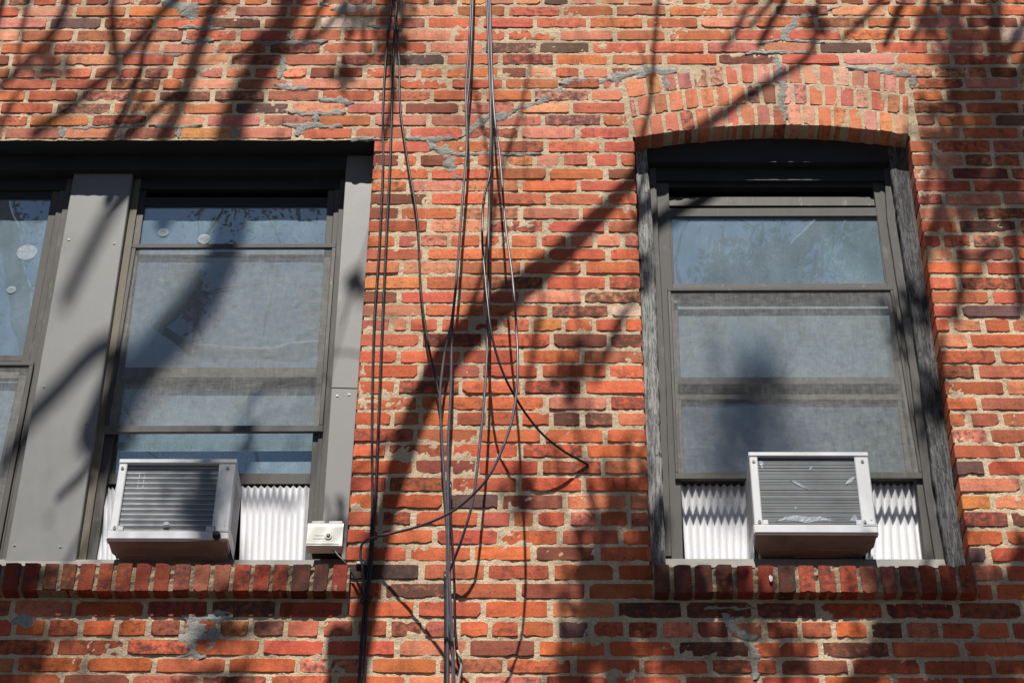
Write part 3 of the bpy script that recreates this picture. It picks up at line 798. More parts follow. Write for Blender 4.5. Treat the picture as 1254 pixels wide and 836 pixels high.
# head board following the arch, straight bottom edge
n = 28; vs = []
zbot = at(945, 198.5, Yw).z
for k in range(n + 1):
    t = k / n; p = arch_z(t)
    for (y, z) in ((Yw, p.z + .01), (Yw, zbot), (Yw + .04, zbot), (Yw + .04, p.z + .01)): vs.append((p.x, y, z))
fs = [(4 * k + q, 4 * k + (q + 1) % 4, 4 * k + 4 + (q + 1) % 4, 4 * k + 4 + q) for k in range(n) for q in range(4)]
b.add(vs, fs, M['black'])
b.bar_h(778, 1128, 196, 221, .113, .04, M['black'])
b.bar_h(790, 1118, 219.5, 229, .128, .03, M['black'])
win2 = b.build('window', building); win2['label'] = 'arched window with peeling grey wood casing and dark head board'
def strip(b, side, rows, Y, d, m, bev=.0015, rough=0.0):
    """upright strip given as (py, x0, x1) rows in the photograph; optional ragged edges"""
    r2 = random.Random(len(rows) * 17 + int(Y * 1000))
    P = [(at(x0, py, Y), at(x1, py, Y)) for py, x0, x1 in rows]
    # resample
    Q = []
    N_ = 60 if rough else 14
    zt, zb_ = P[0][0].z, P[-1][0].z
    za = [-p[0].z for p in P]
    for k in range(N_ + 1):
        z = zt + (zb_ - zt) * k / N_
        xl_ = np.interp(-z, za, [p[0].x for p in P]) + r2.uniform(-rough, rough); xr_ = np.interp(-z, za, [p[1].x for p in P]) + r2.uniform(-rough, rough)
        Q.append((xl_, xr_, z))
    vs = []
    for xl_, xr_, z in Q:
        j = r2.uniform(0, rough)
        vs += [(xl_, Y + d, z), (xl_, Y + bev, z), (xl_ + bev, Y - j, z), ((xl_ + xr_) / 2, Y - r2.uniform(0, rough), z), (xr_ - bev, Y - r2.uniform(0, rough), z), (xr_, Y + bev, z), (xr_, Y + d, z)]
    fs = [(7 * k + q, 7 * k + q + 1, 7 * k + 8 + q, 7 * k + 7 + q) for k in range(N_) for q in range(6)]
    fs += [(0, 1, 2, 3, 4, 5, 6), tuple(7 * N_ + q for q in range(6, -1, -1))]
    b.add(vs, fs, m)
for rows in ([(180, 777, 793), (222, 780, 795), (290, 781.5, 800.5), (450, 787, 806), (560, 791, 810), (694, 796.5, 815)],
             [(180, 1086, 1113), (250, 1097.5, 1121.5), (450, 1126, 1151), (580, 1142, 1166.5), (694, 1160.5, 1184.5)]):
    b = MB(); strip(b, 0, rows, Yw, .045, M['wood' if rows[0][1] < 900 else 'wood_dark'], .003, .0022); b.build('wood_casing', win2)
b = MB()
strip(b, 0, [(200, 794, 803), (290, 799.5, 806.5), (450, 805, 815), (680, 813, 822.5)], .112, .03, M['alu'], .002, .0005)
strip(b, 0, [(205, 803, 818), (290, 806.5, 821), (450, 814.5, 829), (690, 822, 837)], .127, .04, M['alu'])
strip(b, 0, [(200, 1082, 1094), (270, 1086.5, 1097), (450, 1114, 1126), (580, 1129, 1142), (690, 1146, 1161)], .112, .03, M['alu'], .002, .0005)
strip(b, 0, [(205, 1066, 1082), (270, 1075, 1087), (450, 1101, 1114.5), (580, 1121, 1129.5), (690, 1133.5, 1146.5)], .127, .04, M['alu'])
b.build('window_frame', win2)
b = MB()
zst = at(980, 683.5, .11).z
b.hexa([(W2_L(zs1) + .004, .11, zst), (W2_R(zs1) - .004, .11, zst), (W2_R(zs1) - .004, .06, zs1 + .001), (W2_L(zs1) + .004, .06, zs1 + .001)], .2, M['stool'], .003)
b.build('window_stool', win2)
b = MB()
b.bar_h(812, 1082, 241, 252, .142, .03, M['bronze'])
b.quad((815, 255), (1080, 254), (1081, 264.5), (815, 265), .129, .02, M['alu'])
b.quad((814, 265), (822.5, 265), (826, 352), (818, 352), .1305, .02, M['alu'])
b.quad((1073.5, 264.5), (1081, 264.5), (1094, 350), (1084.5, 350), .1305, .02, M['alu'])
b.quad((817, 347.5), (1094, 346.5), (1094.5, 353), (817, 353), .129, .02, M['bronze'])
b.build('sash', win2)
pane([(820, 263), (1076, 262), (1087, 350), (824, 350)], .140, win2, M['glass'])
b = MB()
b.bar_h(815, 1105, 352, 364, .152, .03, M['bronze'])
b.quad((815, 461.5), (1108, 461), (1109, 470), (816, 470.5), .150, .03, M['alu'])
b.quad((816, 364), (829.5, 364), (833.5, 462), (822, 462), .153, .03, M['bronze'])
b.quad((1087.5, 364), (1102, 364), (1112, 462), (1097.5, 462), .153, .03, M['bronze'])
b.build('sash', win2)
pane([(826, 360), (1091, 360), (1101, 464), (830, 464)], .165, win2, M['glass2'])
b = MB()
b.bar_h(818, 1112, 470, 489, .170, .03, M['bronze'])
b.quad((826, 577), (1128, 576.5), (1129, 588), (826, 588), .166, .035, M['bronze'])
b.quad((823, 489), (834.5, 489), (838.5, 578), (826, 578), .1715, .03, M['bronze'])
b.quad((1099, 489), (1112, 489), (1124, 578), (1109.5, 578), .1715, .03, M['bronze'])
b.build('sash', win2)
pane([(831, 487), (1102, 487), (1113, 580), (835, 580)], .185, win2, M['glass3'])
screen([(817.5, 352), (1094, 351), (1129.5, 585.5), (827, 586)], .115, win2, (4, 4, 4, 8))

# curtains inside the arched window, and a pale blind inside the left one
def curtain(rows, Y, label, folds):
    b = MB(); vs = []; n = 24
    for py, x0, x1 in rows:
        a, c = at(x0, py, Y), at(x1, py, Y)
        for k in range(n + 1):
            t = k / n; p = a.lerp(c, t); vs.append((p.x, Y + .012 * math.sin(t * folds * 6.28), p.z))
    fs = [(j * (n + 1) + k, j * (n + 1) + k + 1, (j + 1) * (n + 1) + k + 1, (j + 1) * (n + 1) + k) for j in range(len(rows) - 1) for k in range(n)]
    b.add(vs, fs, M['cloth']); tag(b.build('curtain', smooth=True), label, 'curtain', 'curtains behind the arched window')
curtain([(355, 826, 860), (460, 832, 864), (575, 838, 870), (640, 842, 874)], .212, 'pale curtain behind the left edge of the arched window glass', 2.5)
curtain([(355, 1046, 1095), (460, 1050, 1104), (575, 1056, 1118), (640, 1060, 1124)], .212, 'pale curtain behind the right edge of the arched window glass', 3.5)

# ------------------------------------------------------------------ air conditioners
def accordion(name, tl, tr, br, bl, Y, n, parent, off):
    """pleated vinyl side panel"""
    b = MB(); A, B, C_, D_ = [at(*p, Y) for p in (tl, tr, br, bl)]
    vs = []
    for k in range(2 * n + 1):
        t = k / (2 * n); y = Y + (.018 if k % 2 else 0)
        p, q = A.lerp(B, t), D_.lerp(C_, t); vs += [(p.x, y, p.z), (q.x, y, q.z)]
    b.add(vs, [(2 * k, 2 * k + 1, 2 * k + 3, 2 * k + 2) for k in range(2 * n)], M['vinyl'])
    o = b.build(name, parent); o.location = -Vector(off); return o
def aircon(label, F, Yf, Yb, slats, fins, loc):
    """F: pixel corners of the front (TL, TR, BR, BL)"""
    root = thing('air_conditioner', label, 'air conditioner', loc, 'window air conditioners')
    off = Vector(loc)
    def put(b, name, smooth=False, parent=None):
        o = b.build(name, parent or root, smooth)
        if parent is None: o.location = -off
        return o
    TL, TR, BR, BL = [at(*p, Yf) for p in F]
    x0 = (TL.x + BL.x) / 2; x1 = (TR.x + BR.x) / 2; z1 = (TL.z + TR.z) / 2; z0 = (BL.z + BR.z) / 2
    w, h = x1 - x0, z1 - z0
    fl, fr_, ft, fb = .027, .056 if slats else .046, .018, .033
    # cabinet: top, sides, back
    b = MB()
    b.box(x0 + .004, x1 - .004, Yf + .012, Yb, z1 - .006, z1 - .001, M['white'])
    b.box(x0 + .03, x1 - .03, Yf + .06, Yb + .12, z0 + .02, z1 - .01, M['white'])
    cab = put(b, 'cabinet')
    # front frame
    b = MB()
    b.box(x0 - .002, x1 + .002, Yf - .0045, Yf + .02, z1 - ft, z1, M['white'], .003)
    b.box(x0, x0 + fl, Yf - .0035, Yf + .02, z0 + fb + .001, z1 - ft - .001, M['white'], .003)
    b.box(x1 - fr_, x1, Yf - .0035, Yf + .02, z0 + fb + .001, z1 - ft - .001, M['white'], .003)
    b.box(x0 - .004, x1 + .004, Yf - .008, Yf + .02, z0, z0 + fb, M['white'], .004)
    for sx in (x0 + fl, x1 - fr_ - .018): b.box(sx, sx + .018, Yf - .005, Yf + .004, z0 + fb + .0005, z0 + fb + .02, M['white'], .002)
    b.box(x1 - fr_ + .010, x1 - fr_ + .014, Yf - .0052, Yf - .003, z0 + fb + .02, z1 - ft - .02, M['white'])
    b.box(x1 - .016, x1 - .012, Yf - .0052, Yf - .003, z0 + fb + .02, z1 - ft - .02, M['white'])
    for (sx, sz) in ((x0 + fl - .01, z0 + fb + .014), (x1 - fr_ + .010, z0 + fb + .014), (x0 + fl * .5, z1 - ft - .02), (x1 - fr_ * .45, z1 - ft - .02)):
        b.disc((sx, Yf - .0035, sz), .0055, .003, M['steel'], 10); b.disc((sx, Yf - .0064, sz), .0022, .0004, M['dark'], 8)
    b.box(x1 - fr_ + .002, x1 + .003, Yf - .0085, Yf - .0078, z0 + fb - .006, z0 + fb - .004, M['dark'])
    put(b, 'front_frame')
    # coil behind
    cx0, cx1, cz0, cz1 = x0 + fl - .003, x1 - fr_ + .003, z0 + fb - .002, z1 - ft + .002
    b = MB(); b.box(cx0, cx1, Yf + .0135, Yf + .05, cz0, cz1, M['coil'])
    nf = 90
    for k in range(nf):                                              # upright fin edges
        x = cx0 + (cx1 - cx0) * (k + .5) / nf
        b.box(x - .0006, x + .0006, Yf + .0105, Yf + .0134, cz0, cz1, M['coil'])
    coil = put(b, 'condenser_coil')
    if slats:
        for k in range(13):
            z = cz0 + .012 + (cz1 - cz0 - .026) * k / 12
            b = MB(); b.box(cx0 - .004, cx1 + .004, Yf + .0074, Yf + .0102, z - .0019, z + .0019, M['bar'], .0006)
            o = b.build('grille_bar', root); o.location = -off
        b = MB()
        for x in (cx0 + .045, cx0 + .062):
            b.box(x, x + .0018, Yf + .0088, Yf + .0104, cz1 - .095, cz1 - .03, M['bar'])
        c = Vector((cx0 + (cx1 - cx0) * .51, Yf + .0035, cz0 + .035)); b.disc(c, .007, .003, M['bar'], 8, 1.4)
        put(b, 'grille_wire')
        b = MB(); b.tube([(x1 - .035, Yf - .008, z0 + .012), (x1 - .035, Yf - .024, z0 + .010)], [.014, .012], M['dark'], 12); put(b, 'drain_plug', True)
    else:
        b = MB(); r2 = random.Random(4)
        for k in range(44):
            z = cz0 + (cz1 - cz0) * (k + .5 + r2.uniform(-.12, .12)) / 44
            y = Yf + .0050 + r2.uniform(0, .0010)
            xm = sorted(r2.uniform(cx0, cx1) for _ in range(2))
            b.box(cx0, cx1, y, y + .005, z - .0021 - r2.uniform(0, .0005), z + .0021 + r2.uniform(0, .0005), M['fin'])
        put(b, 'condenser_fins')
        def dent(pts, wd):
            b = MB(); P = spline([(cx0 + (cx1 - cx0) * u, cz0 + (cz1 - cz0) * v, 0) for u, v in pts], .006)
            vs = []
            for i, p in enumerate(P):
                e = math.sin(math.pi * (i + .4) / (len(P) - .2)); ww = wd * e * r2.uniform(.85, 1.1)
                for s in (-1, -.3, .3, 1): vs.append((p[0] + ww * .25 * s, Yf + .0043 + r2.uniform(-.0004, .0005), p[1] + s * ww))
            b.add(vs, [(4 * i + q, 4 * i + q + 1, 4 * i + 5 + q, 4 * i + 4 + q) for i in range(len(P) - 1) for q in range(3)], M['dent'])
            put(b, 'bent_fins')
        dent([(.14, .07), (.24, .12), (.38, .12), (.46, .10), (.58, .12), (.72, .09)], .012)
        dent([(.32, .68), (.40, .61), (.49, .54)], .005)
        dent([(.88, .62), (.93, .66), (.98, .70)], .012)
        dent([(.02, .93), (.06, .88), (.05, .80)], .012); dent([(.53, .84), (.555, .84)], .010); dent([(.88, .10), (.93, .13), (.96, .08)], .012); dent([(.34, .27), (.36, .27)], .007)
    # louvred side panels: lattice in front of a dark back
    for sx, sg in ((x0, -1), (x1, 1)):
        b = MB()
        xo = sx - sg * .001
        b.box(min(xo - sg * .003, xo - sg * .0012), max(xo - sg * .003, xo - sg * .0012), Yf + .03, Yb - .01, z0 + .05, z1 - .04, M['dark'])
        def sb(y0, y1, za, zb2):
            a, c = sorted((xo, xo - sg * .0008)); b.box(a, c, y0, y1, za, zb2, M['white'])
        sb(Yf + .0205, Yf + .04, z0 + .02, z1 - .0065); sb(Yb - .02, Yb, z0 + .02, z1 - .0065)
        sb(Yf + .0405, Yb - .0205, z1 - .055, z1 - .0065); sb(Yf + .0405, Yb - .0205, z0 + .02, z0 + .07)
        ya, yb, za, zb2 = Yf + .0405, Yb - .0205, z0 + .0705, z1 - .0555
        for k in range(1, 6):
            y = ya + (yb - ya) * k / 6; sb(y - .0016, y + .0016, za, zb2)
        for k in range(20):
            z = za + (zb2 - za) * (k + .5) / 20
            a, c = sorted((xo + sg * .0003, xo - sg * .0006)); b.box(a, c, ya, yb, z - .0014, z + .0014, M['white'])
        put(b, 'vent_panel')
    # moulded base pan with cut-off rear corners
    b = MB()
    zt, zl = z0 + .018, z0 - .004
    o_ = [(x0 + .002, Yf - .004), (x1 - .002, Yf - .004), (x1 - .002, Yf + .07), (x1 - .03, Yf + .13), (x1 - .04, Yb), (x0 + .04, Yb), (x0 + .03, Yf + .13), (x0 + .002, Yf + .07)]
    vs = [(x, y, zt) for x, y in o_] + [(x, y, zl) for x, y in o_]; n = len(o_)
    b.add(vs, [tuple(range(n)), tuple(range(2 * n - 1, n - 1, -1))] + [(k, k + n, (k + 1) % n + n, (k + 1) % n) for k in range(n)], M['tan'])
    def rib(pts): b.tube([(x0 + w * u, Yf + (Yb - Yf) * v, zl) for u, v in pts], .0035, M['tan'], 6)
    rib([(.25, .35), (.25, .18), (.68, .18), (.68, .35)]); rib([(.06, .48), (.3, .48), (.3, .62)]); rib([(.55, .62), (.55, .48), (.80, .48), (.98, .22)]); rib([(.35, .72), (.75, .72)])
    rib([(.8 + .07 * math.cos(a), .66 + .14 * math.sin(a)) for a in np.linspace(0, 6.28, 13)])
    put(b, 'base_pan')
    return root
loc1 = (at(208, 661, .0).x, .08, at(208, 661, .0).z)
ac1 = aircon('white window air conditioner with horizontal grille bars beside the white plastic box', [(144.5, 563), (287.5, 561.5), (281, 661), (134.5, 662)], -.002, .165, True, False, loc1)
accordion('side_panel', (296, 594), (382.5, 594), (378, 688), (293, 688), .163, 11, ac1, loc1)
accordion('side_panel', (120, 596), (150, 596), (155, 688), (113, 688), .163, 7, ac1, loc1)
b = MB(); b.quad((354, 592), (362, 592), (358, 690), (350, 690), .18, .004, M['vinyl']); 
loc2 = (at(995, 650, .0).x, .08, at(995, 650, .0).z)
ac2 = aircon('white window air conditioner with bare dented fins under the arched window', [(920.5, 553.5), (1064.5, 554), (1072, 655), (921, 653)], -.006, .178, False, True, loc2)
accordion('side_panel', (834, 592), (922, 592), (924, 686), (839, 686), .182, 10, ac2, loc2)
accordion('side_panel', (1062, 591), (1121, 591), (1133.5, 686), (1060, 686), .182, 7, ac2, loc2)

# ------------------------------------------------------------------ white utility box
bl = at(399, 670, -.004)
ub = thing('utility_box', 'small white plastic utility box at the sill end below grey casing', 'box', tuple(bl))
def sub(b, name, smooth=False):
    o = b.build(name, ub, smooth); o.location = -bl; return o
p0, p1, p2, p3 = at(377, 640, -.004), at(420, 635, -.004), at(420, 668, -.004), at(374.5, 671, -.004)
bx0, bx1, bz0, bz1 = (p0.x + p3.x) / 2, (p1.x + p2.x) / 2, (p2.z + p3.z) / 2, (p0.z + p1.z) / 2
# rounded cover profile
prof = [(.034, bz1), (.02, bz1), (.006, bz1 - .003), (-.001, bz1 - .010), (-.004, bz1 - .022), (-.004, bz0 + .018), (-.006, bz0 + .015), (-.006, bz0 + .004), (-.002, bz0), (.034, bz0)]
b = MB(); n = len(prof)
vs = [(bx0, y, z) for y, z in prof] + [(bx1, y, z) for y, z in prof]
b.add(vs, [(k, k + 1, k + 1 + n, k + n) for k in range(n - 1)] + [tuple(range(n)), tuple(range(2 * n - 1, n - 1, -1))], M['boxplastic']); sub(b, 'cover')
b = MB()
wd = bx1 - bx0; ht = bz1 - bz0
b.box(bx0 + .012, bx1 - .012, .0345, .088, bz0 + .012, bz1 - .012, M['dark']); sub(b, 'shade_block'); b = MB()  # dark block added behind the cover to paint in the shade beneath
b.box(bx0 + wd * .18, bx0 + wd * .50, -.0050, -.0035, bz0 + ht * .32, bz0 + ht * .345, M['boxplastic']); b.box(bx0 + wd * .18, bx0 + wd * .50, -.0050, -.0035, bz0 + ht * .44, bz0 + ht * .465, M['boxplastic'])
b.box(bx0 + wd * .18, bx0 + wd * .20, -.0049, -.0035, bz0 + ht * .345, bz0 + ht * .44, M['boxplastic'])
b.disc((bx0 + wd * .60, -.004, bz0 + ht * .42), .012, .003, M['boxplastic'], 16); b.disc((bx0 + wd * .60, -.007, bz0 + ht * .42), .0062, .0015, M['dark'], 14); b.disc((bx0 + wd * .60, -.0085, bz0 + ht * .42), .003, .0015, M['steel'], 8)
sub(b, 'key_lock')
b = MB(); b.box(bx0 - .001, bx1 - .01, -.0065, -.0058, bz0 + .010, bz0 + .0115, M['dark']); b.box(bx0 + .004, bx1 - .012, -.0068, -.0058, bz0 + .0025, bz0 + .0040, M['dark']); sub(b, 'seam')
b = MB()
for u0, u1 in ((.10, .45), (.58, .95)): b.box(bx0 + wd * u0, bx0 + wd * u1, .006, .02, bz1 + .0005, bz1 + .006, M['boxplastic'], .001)
sub(b, 'hinge')

# ------------------------------------------------------------------ cables
def cable(pts, label, m='cable', r=.0042, grp='cables hanging down the brick wall'):
    P = [at(x, y, -d) for x, y, d in pts]
    P = spline([tuple(p) for p in P], .02)
    b = MB(); b.tube(P, r, M[m], 8)
    return tag(b.build('cable', smooth=True), label, 'cable', grp)
cable([(481, -40, .014), (480, 0, .014), (473.5, 60, .016), (469, 130, .014), (469, 200, .018), (464.5, 300, .016), (458, 400, .018), (455.5, 520, .016), (456, 600, .020), (455, 640, .02), (452, 690, .018), (447, 740, .015), (439, 836, .018), (434, 890, .018)], 'leftmost black cable of the pair beside the grey casing')
cable([(487, -40, .014), (486, 0, .016), (482, 60, .018), (477.5, 200, .02), (474, 270, .02), (468, 400, .022), (466, 450, .022), (460, 600, .026), (458, 640, .024), (455, 690, .024), (450, 740, .024), (445, 836, .024), (441, 890, .02)], 'second black cable from the grey casing, close to the leftmost one')
cable([(483, -40, .014), (484, 0, .012), (488.5, 70, .012), (490, 130, .014), (495, 170, .016), (500.5, 205, .018), (511, 270, .026), (515, 350, .026), (521, 400, .03), (528, 440, .034), (536, 475, .036), (540, 505, .036), (541, 560, .036), (546, 620, .03), (548, 700, .026), (547, 780, .024), (546, 890, .024)], 'black cable that slants from the left pair over to the middle bundle')
cable([(577.5, -40, .06), (577, 0, .06), (574, 60, .06), (570.5, 105, .06), (571, 140, .065), (571.5, 180, .065), (566, 250, .07), (560, 330, .07), (553.5, 390, .07), (545, 430, .065), (539, 480, .06), (540, 520, .05), (543.5, 580, .045), (547, 640, .04), (548, 740, .03), (548, 890, .03)], 'grey cable in the middle bundle that bows out left at mid height', 'greycable', .0046)
cable([(580, -40, .055), (579, 0, .055), (576, 80, .055), (572, 130, .055), (572.5, 170, .06), (568.5, 220, .06), (563, 290, .062), (559, 345, .062), (554, 400, .06), (552, 480, .055), (549, 540, .05), (548.5, 600, .045), (550, 700, .04), (554, 790, .032), (555, 890, .03)], 'straighter grey cable of the middle bundle left of the loop', 'greycable', .0046)
cable([(595, -40, .05), (596, 0, .05), (599, 80, .05), (601, 150, .055), (600.5, 200, .06), (598.5, 280, .08), (597.5, 390, .10), (595, 460, .12), (589, 530, .13), (579.5, 610, .13), (566, 658, .10), (556, 685, .06), (549, 704, .035), (548, 725, .03), (550, 760, .028), (555, 800, .028), (556, 890, .028)], 'grey cable swinging down into the bottom of the middle bundle', 'greycable', .0046)
cable([(597, -40, .045), (598, 0, .045), (601.5, 100, .045), (602, 180, .05), (599.5, 215, .07), (592.5, 245, .10), (590.5, 290, .13), (594, 340, .16), (597, 370, .18), (600.5, 400, .19), (607, 430, .185), (618, 461, .17), (630, 484, .155), (645, 508, .13), (665, 532, .10), (690, 552, .06), (708, 562, .025), (720, 569, .004), (717, 571, -.004)], 'cable that droops right and ends at a hole in the bricks', 'cable', .0042)
cable([(599, -40, .06), (600, 0, .06), (603, 100, .07), (606.5, 150, .10), (612, 190, .14), (619, 275, .22), (627, 335, .27), (632, 395, .32), (634, 445, .35), (632, 485, .36), (625.5, 520, .365), (611.5, 558, .365), (595, 588, .35), (570, 614, .30), (545, 631, .24), (510, 645, .16), (470, 655, .08), (450, 660, .05), (442.5, 668, .03), (441.5, 682, .018), (444, 694, .014), (445, 715, .015), (446, 745, .014), (441, 830, .014), (438, 890, .014)], 'grey cable in a wide loop curving back left to a wall clamp', 'greycable', .0044)
cable([(408, 672, .01), (414, 680, .016), (424, 690, .02), (433, 704, .02), (441, 720, .018), (447, 733, .016), (446, 760, .016)], 'thin cable running from the white box to the left cables', 'cable', .0036)
cable([(552, 590, .03), (551.5, 620, .03), (553, 650, .025), (556, 700, .022), (557, 760, .02), (559, 785, .02), (560, 796, .02)], 'short black cable at the right of the middle bundle', 'cable', .0040)
cable([(560, 796, .02), (564, 806, .022), (565, 815, .022), (562, 830, .02), (559, 850, .02), (557, 890, .02)], 'pale grey cable tail at the foot of the middle bundle', 'palecable', .0042)
cable([(447, 735, .018), (443, 780, .024), (440, 836, .022), (436, 890, .02)], 'thick black cable below the tie in the left group', 'cable', .0052)
cable([(545, 700, .024), (545.5, 760, .022), (545, 836, .022), (544, 890, .02)], 'leftmost black cable at the foot of the middle bundle', 'cable', .0046)
# clamp and tie
c = at(442.5, 690, -.004)
t = thing('cable_clamp', 'small metal clamp holding the looped cable to the brick', 'clamp', tuple(c))
b = MB(); b.box(-.016, .022, -.012, .006, -.008, .004, M['steel'], .002); b.box(.010, .020, -.018, -.0125, -.004, .003, M['steel'], .001); b.build('bracket', t)
b = MB(); b.disc((.015, -.0182, 0), .004, .002, M['steel'], 8); b.build('screw', t)
c = at(448, 735, -.02)
t = thing('cable_tie', 'black wire tie bunching the left cables below the white box', 'cable tie', tuple(c))
b = MB()
for k in range(4):
    P = [(.016 * math.cos(a) + .001 * k, .016 * math.sin(a) - .006, -.006 + .004 * k + .004 * math.sin(a * 2 + k)) for a in np.linspace(0, 6.28, 15)]
    b.tube(P, .0016, M['cable'], 5)
b.build('loop', t, True)
b = MB(); b.tube([(.014, -.012, 0), (.024, -.016, .004), (.030, -.012, -.004), (.026, -.016, -.03)], .0016, M['cable'], 5); b.tube([(.012, -.014, .002), (.020, -.018, -.012), (.014, -.018, -.024)], .0016, M['cable'], 5); b.build('tail', t, True)
# scrap of paper stuck on the sill
c = at(944, 708, SY - .004)
b = MB(); vs = []
for k in range(7):
    w = 2 * math.pi * k / 7; vs.append((c.x + .008 * math.cos(w) * rng.uniform(.5, 1), c.y - rng.uniform(0, .004), c.z + .014 * math.sin(w) * rng.uniform(.6, 1)))
b.add([(c.x, c.y - .003, c.z)] + vs, [(0, 1 + k, 1 + (k + 1) % 7) for k in range(7)], M['paper']); tag(b.build('paper_scrap'), 'tiny white scrap stuck to a brick of the right sill', 'scrap')

# ------------------------------------------------------------------ trees across the pavement
def cast(px, py, s, Yrec=0.0):
    """the point s metres in front of the wall on the sun ray that reaches the photograph's pixel"""
    p = at(px, py, Yrec); k = (s * .66 + Yrec) / -SUN.y
    return p + SUN * k
tree = thing('street_tree', 'bare street tree whose branches throw shadows over the wall', 'tree', (-.35, -7.6, 0))
TO = Vector(tree.location)
def limb(pts, r0, r1, name='branch', step=.12, n=7):
    P = spline([tuple(p) for p in pts], step)
    r2 = random.Random(int(abs(P[0][0] * 1000)))
    rad = [(r0 + (r1 - r0) * (i / max(1, len(P) - 1)) ** .8) * r2.uniform(.92, 1.08) for i in range(len(P))]
    b = MB(); b.tube([Vector(p) - TO for p in P], rad, M['bark'], n); return b.build(name, tree, True)
trunk_pts = [(-.35, -7.6, -.14), (-.35, -7.6, .3), (-.33, -7.58, 3), (-.38, -7.5, 6), (-.42, -7.3, 9), (-.50, -7.0, 11.5)]
limb(trunk_pts, .24, .15, 'trunk', .4, 12)
FORK = Vector(trunk_pts[-1])
NODES = []
def W(*pts, Y=0.0): return [(x, y, Y) for x, y in pts]
def branch(pts, s, r0, r1, join=None, n=7):
    """pts: where the shadow falls (px, py, depth of the surface that receives it); s: metres from the wall"""
    P = [cast(x, y, s, Y) for x, y, Y in pts]
    if join is not None: P = [Vector(join)] + P
    limb(P, r0, r1, n=n); NODES.extend(P[1:]); return P
A_PTS = [(420, 905, .050), (431, 836, .047), (449, 740, .041), (470, 640, .037), (492, 560, .039), (522, 482, .043), (562, 420, .047), (640, 350, .042), (700, 298, .032), (770, 225, .025), (800, 197, .024), (870, 150, .020), (930, 108, .016), (972, 84, .013), (996, 58, .011), (1002, 0, .010), (1006, -60, .009)]
A = [cast(x, y, 2.4) for x, y, r_ in A_PTS]; NODES.extend(A)
AQ = spline([(*FORK, .13)] + [(*p, q[2]) for p, q in zip(A, A_PTS)], .08)
A = [FORK] + A
ab_ = MB(); ab_.tube([Vector(q[:3]) - TO for q in AQ], [max(.004, q[3]) for q in AQ], M['bark'], 10); ab_.build('branch', tree, True)
branch(W((771, 224), (783, 180), (797, 120), (801, 60), (806, 0), (813, -60)), 2.1, .011, .008, A[10])
branch(W((797, 112), (790, 78), (781, 50)), 2.1, .006, .003)
branch(W((560, 422), (588, 345), (601, 285), (616, 205), (630, 162), (641, 120), (652, 62)), 2.2, .012, .006, A[7])
branch(W((603, 250), (597, 190), (588, 140), (574, 80)), 2.1, .008, .005)
limb([(-.39, -7.45, 6.6), (-1.4, -6.9, 7.4), (-2.6, -5.6, 8.4), cast(-330, 980, 3.4)], .09, .07, n=9)
LL = branch(W((-330, 980), (-360, 300), (-190, -120), (120, -190), (370, -150)), 3.4, .07, .035, None, 9)
branch(W((360, -60), (356, 10), (332, 57), (302, 110), (284, 150)) + W((272, 305), (232, 372), (180, 428), (146, 480), (118, 545), Y=.13), 4.6, .036, .074, LL[-1], 8)
branch(W((168, 410), (118, 428), (80, 468), (40, 508), (0, 550), Y=.115), 5.2, .034, .030)
branch(W((175, 190), (140, 250), (105, 318), (80, 370), Y=.115), 6.5, .030, .026)
branch(W((272, -60), (256, 20), (238, 74), (218, 134), (196, 175)), 3.4, .030, .030, LL[-2])
branch(W((138, -40), (137, 10), (140, 55), (148, 100)), 3.4, .030, .018, LL[-2])
branch(W((215, -30), (196, 16), (150, 72), (95, 122), (40, 165)), 3.6, .026, .022, LL[-2])
branch(W((90, -50), (80, 10), (50, 60), (-20, 120)), 3.5, .024, .020, LL[-2])
branch(W((470, -60), (478, 0), (474, 40), (482, 110), (470, 170)), 2.6, .040, .012, LL[-1])
branch(W((440, -50), (425, 0), (395, 40), (345, 66)), 2.8, .026, .010, LL[-1])
branch(W((300, 430), (262, 520), (250, 590), (252, 680)), 4.4, .042, .034)
limb([(-.37, -7.5, 5.8), (.8, -7.0, 6.8), (2.4, -5.6, 8.2), cast(1560, 980, 3.6)], .09, .07, n=9)
RR = branch(W((1560, 980), (1580, 420), (1450, 0), (1300, -160), (1050, -230)), 3.6, .07, .035, None, 9)
branch(W((1190, -70), (1172, 10), (1166, 80), (1174, 150), (1160, 240)), 3.4, .046, .018, RR[-2])
R2 = branch(W((1290, 40), (1235, 120), (1185, 190), (1150, 260), (1128, 330)), 3.3, .046, .022, RR[-3])
R3 = branch(W((1232, -60), (1218, 60), (1226, 160), (1240, 260), (1250, 380)), 3.5, .044, .022, RR[-2])
R4 = branch(W((1300, 640), (1240, 720), (1190, 790), (1150, 860)), 3.3, .055, .04, RR[1])
branch(W((1120, 740), (1085, 790), (1060, 850)), 3.2, .030, .022)
V1 = branch(W((745, 900), (756, 830), (778, 725), (796, 640), (808, 560)), 3.0, .046, .022, A[0])
branch(W((712, 860), (738, 760), (742, 680), (722, 600)), 3.2, .030, .016, A[0])
branch(W((12, 900), (14, 800), (24, 700)), 3.2, .05, .034, A[0])
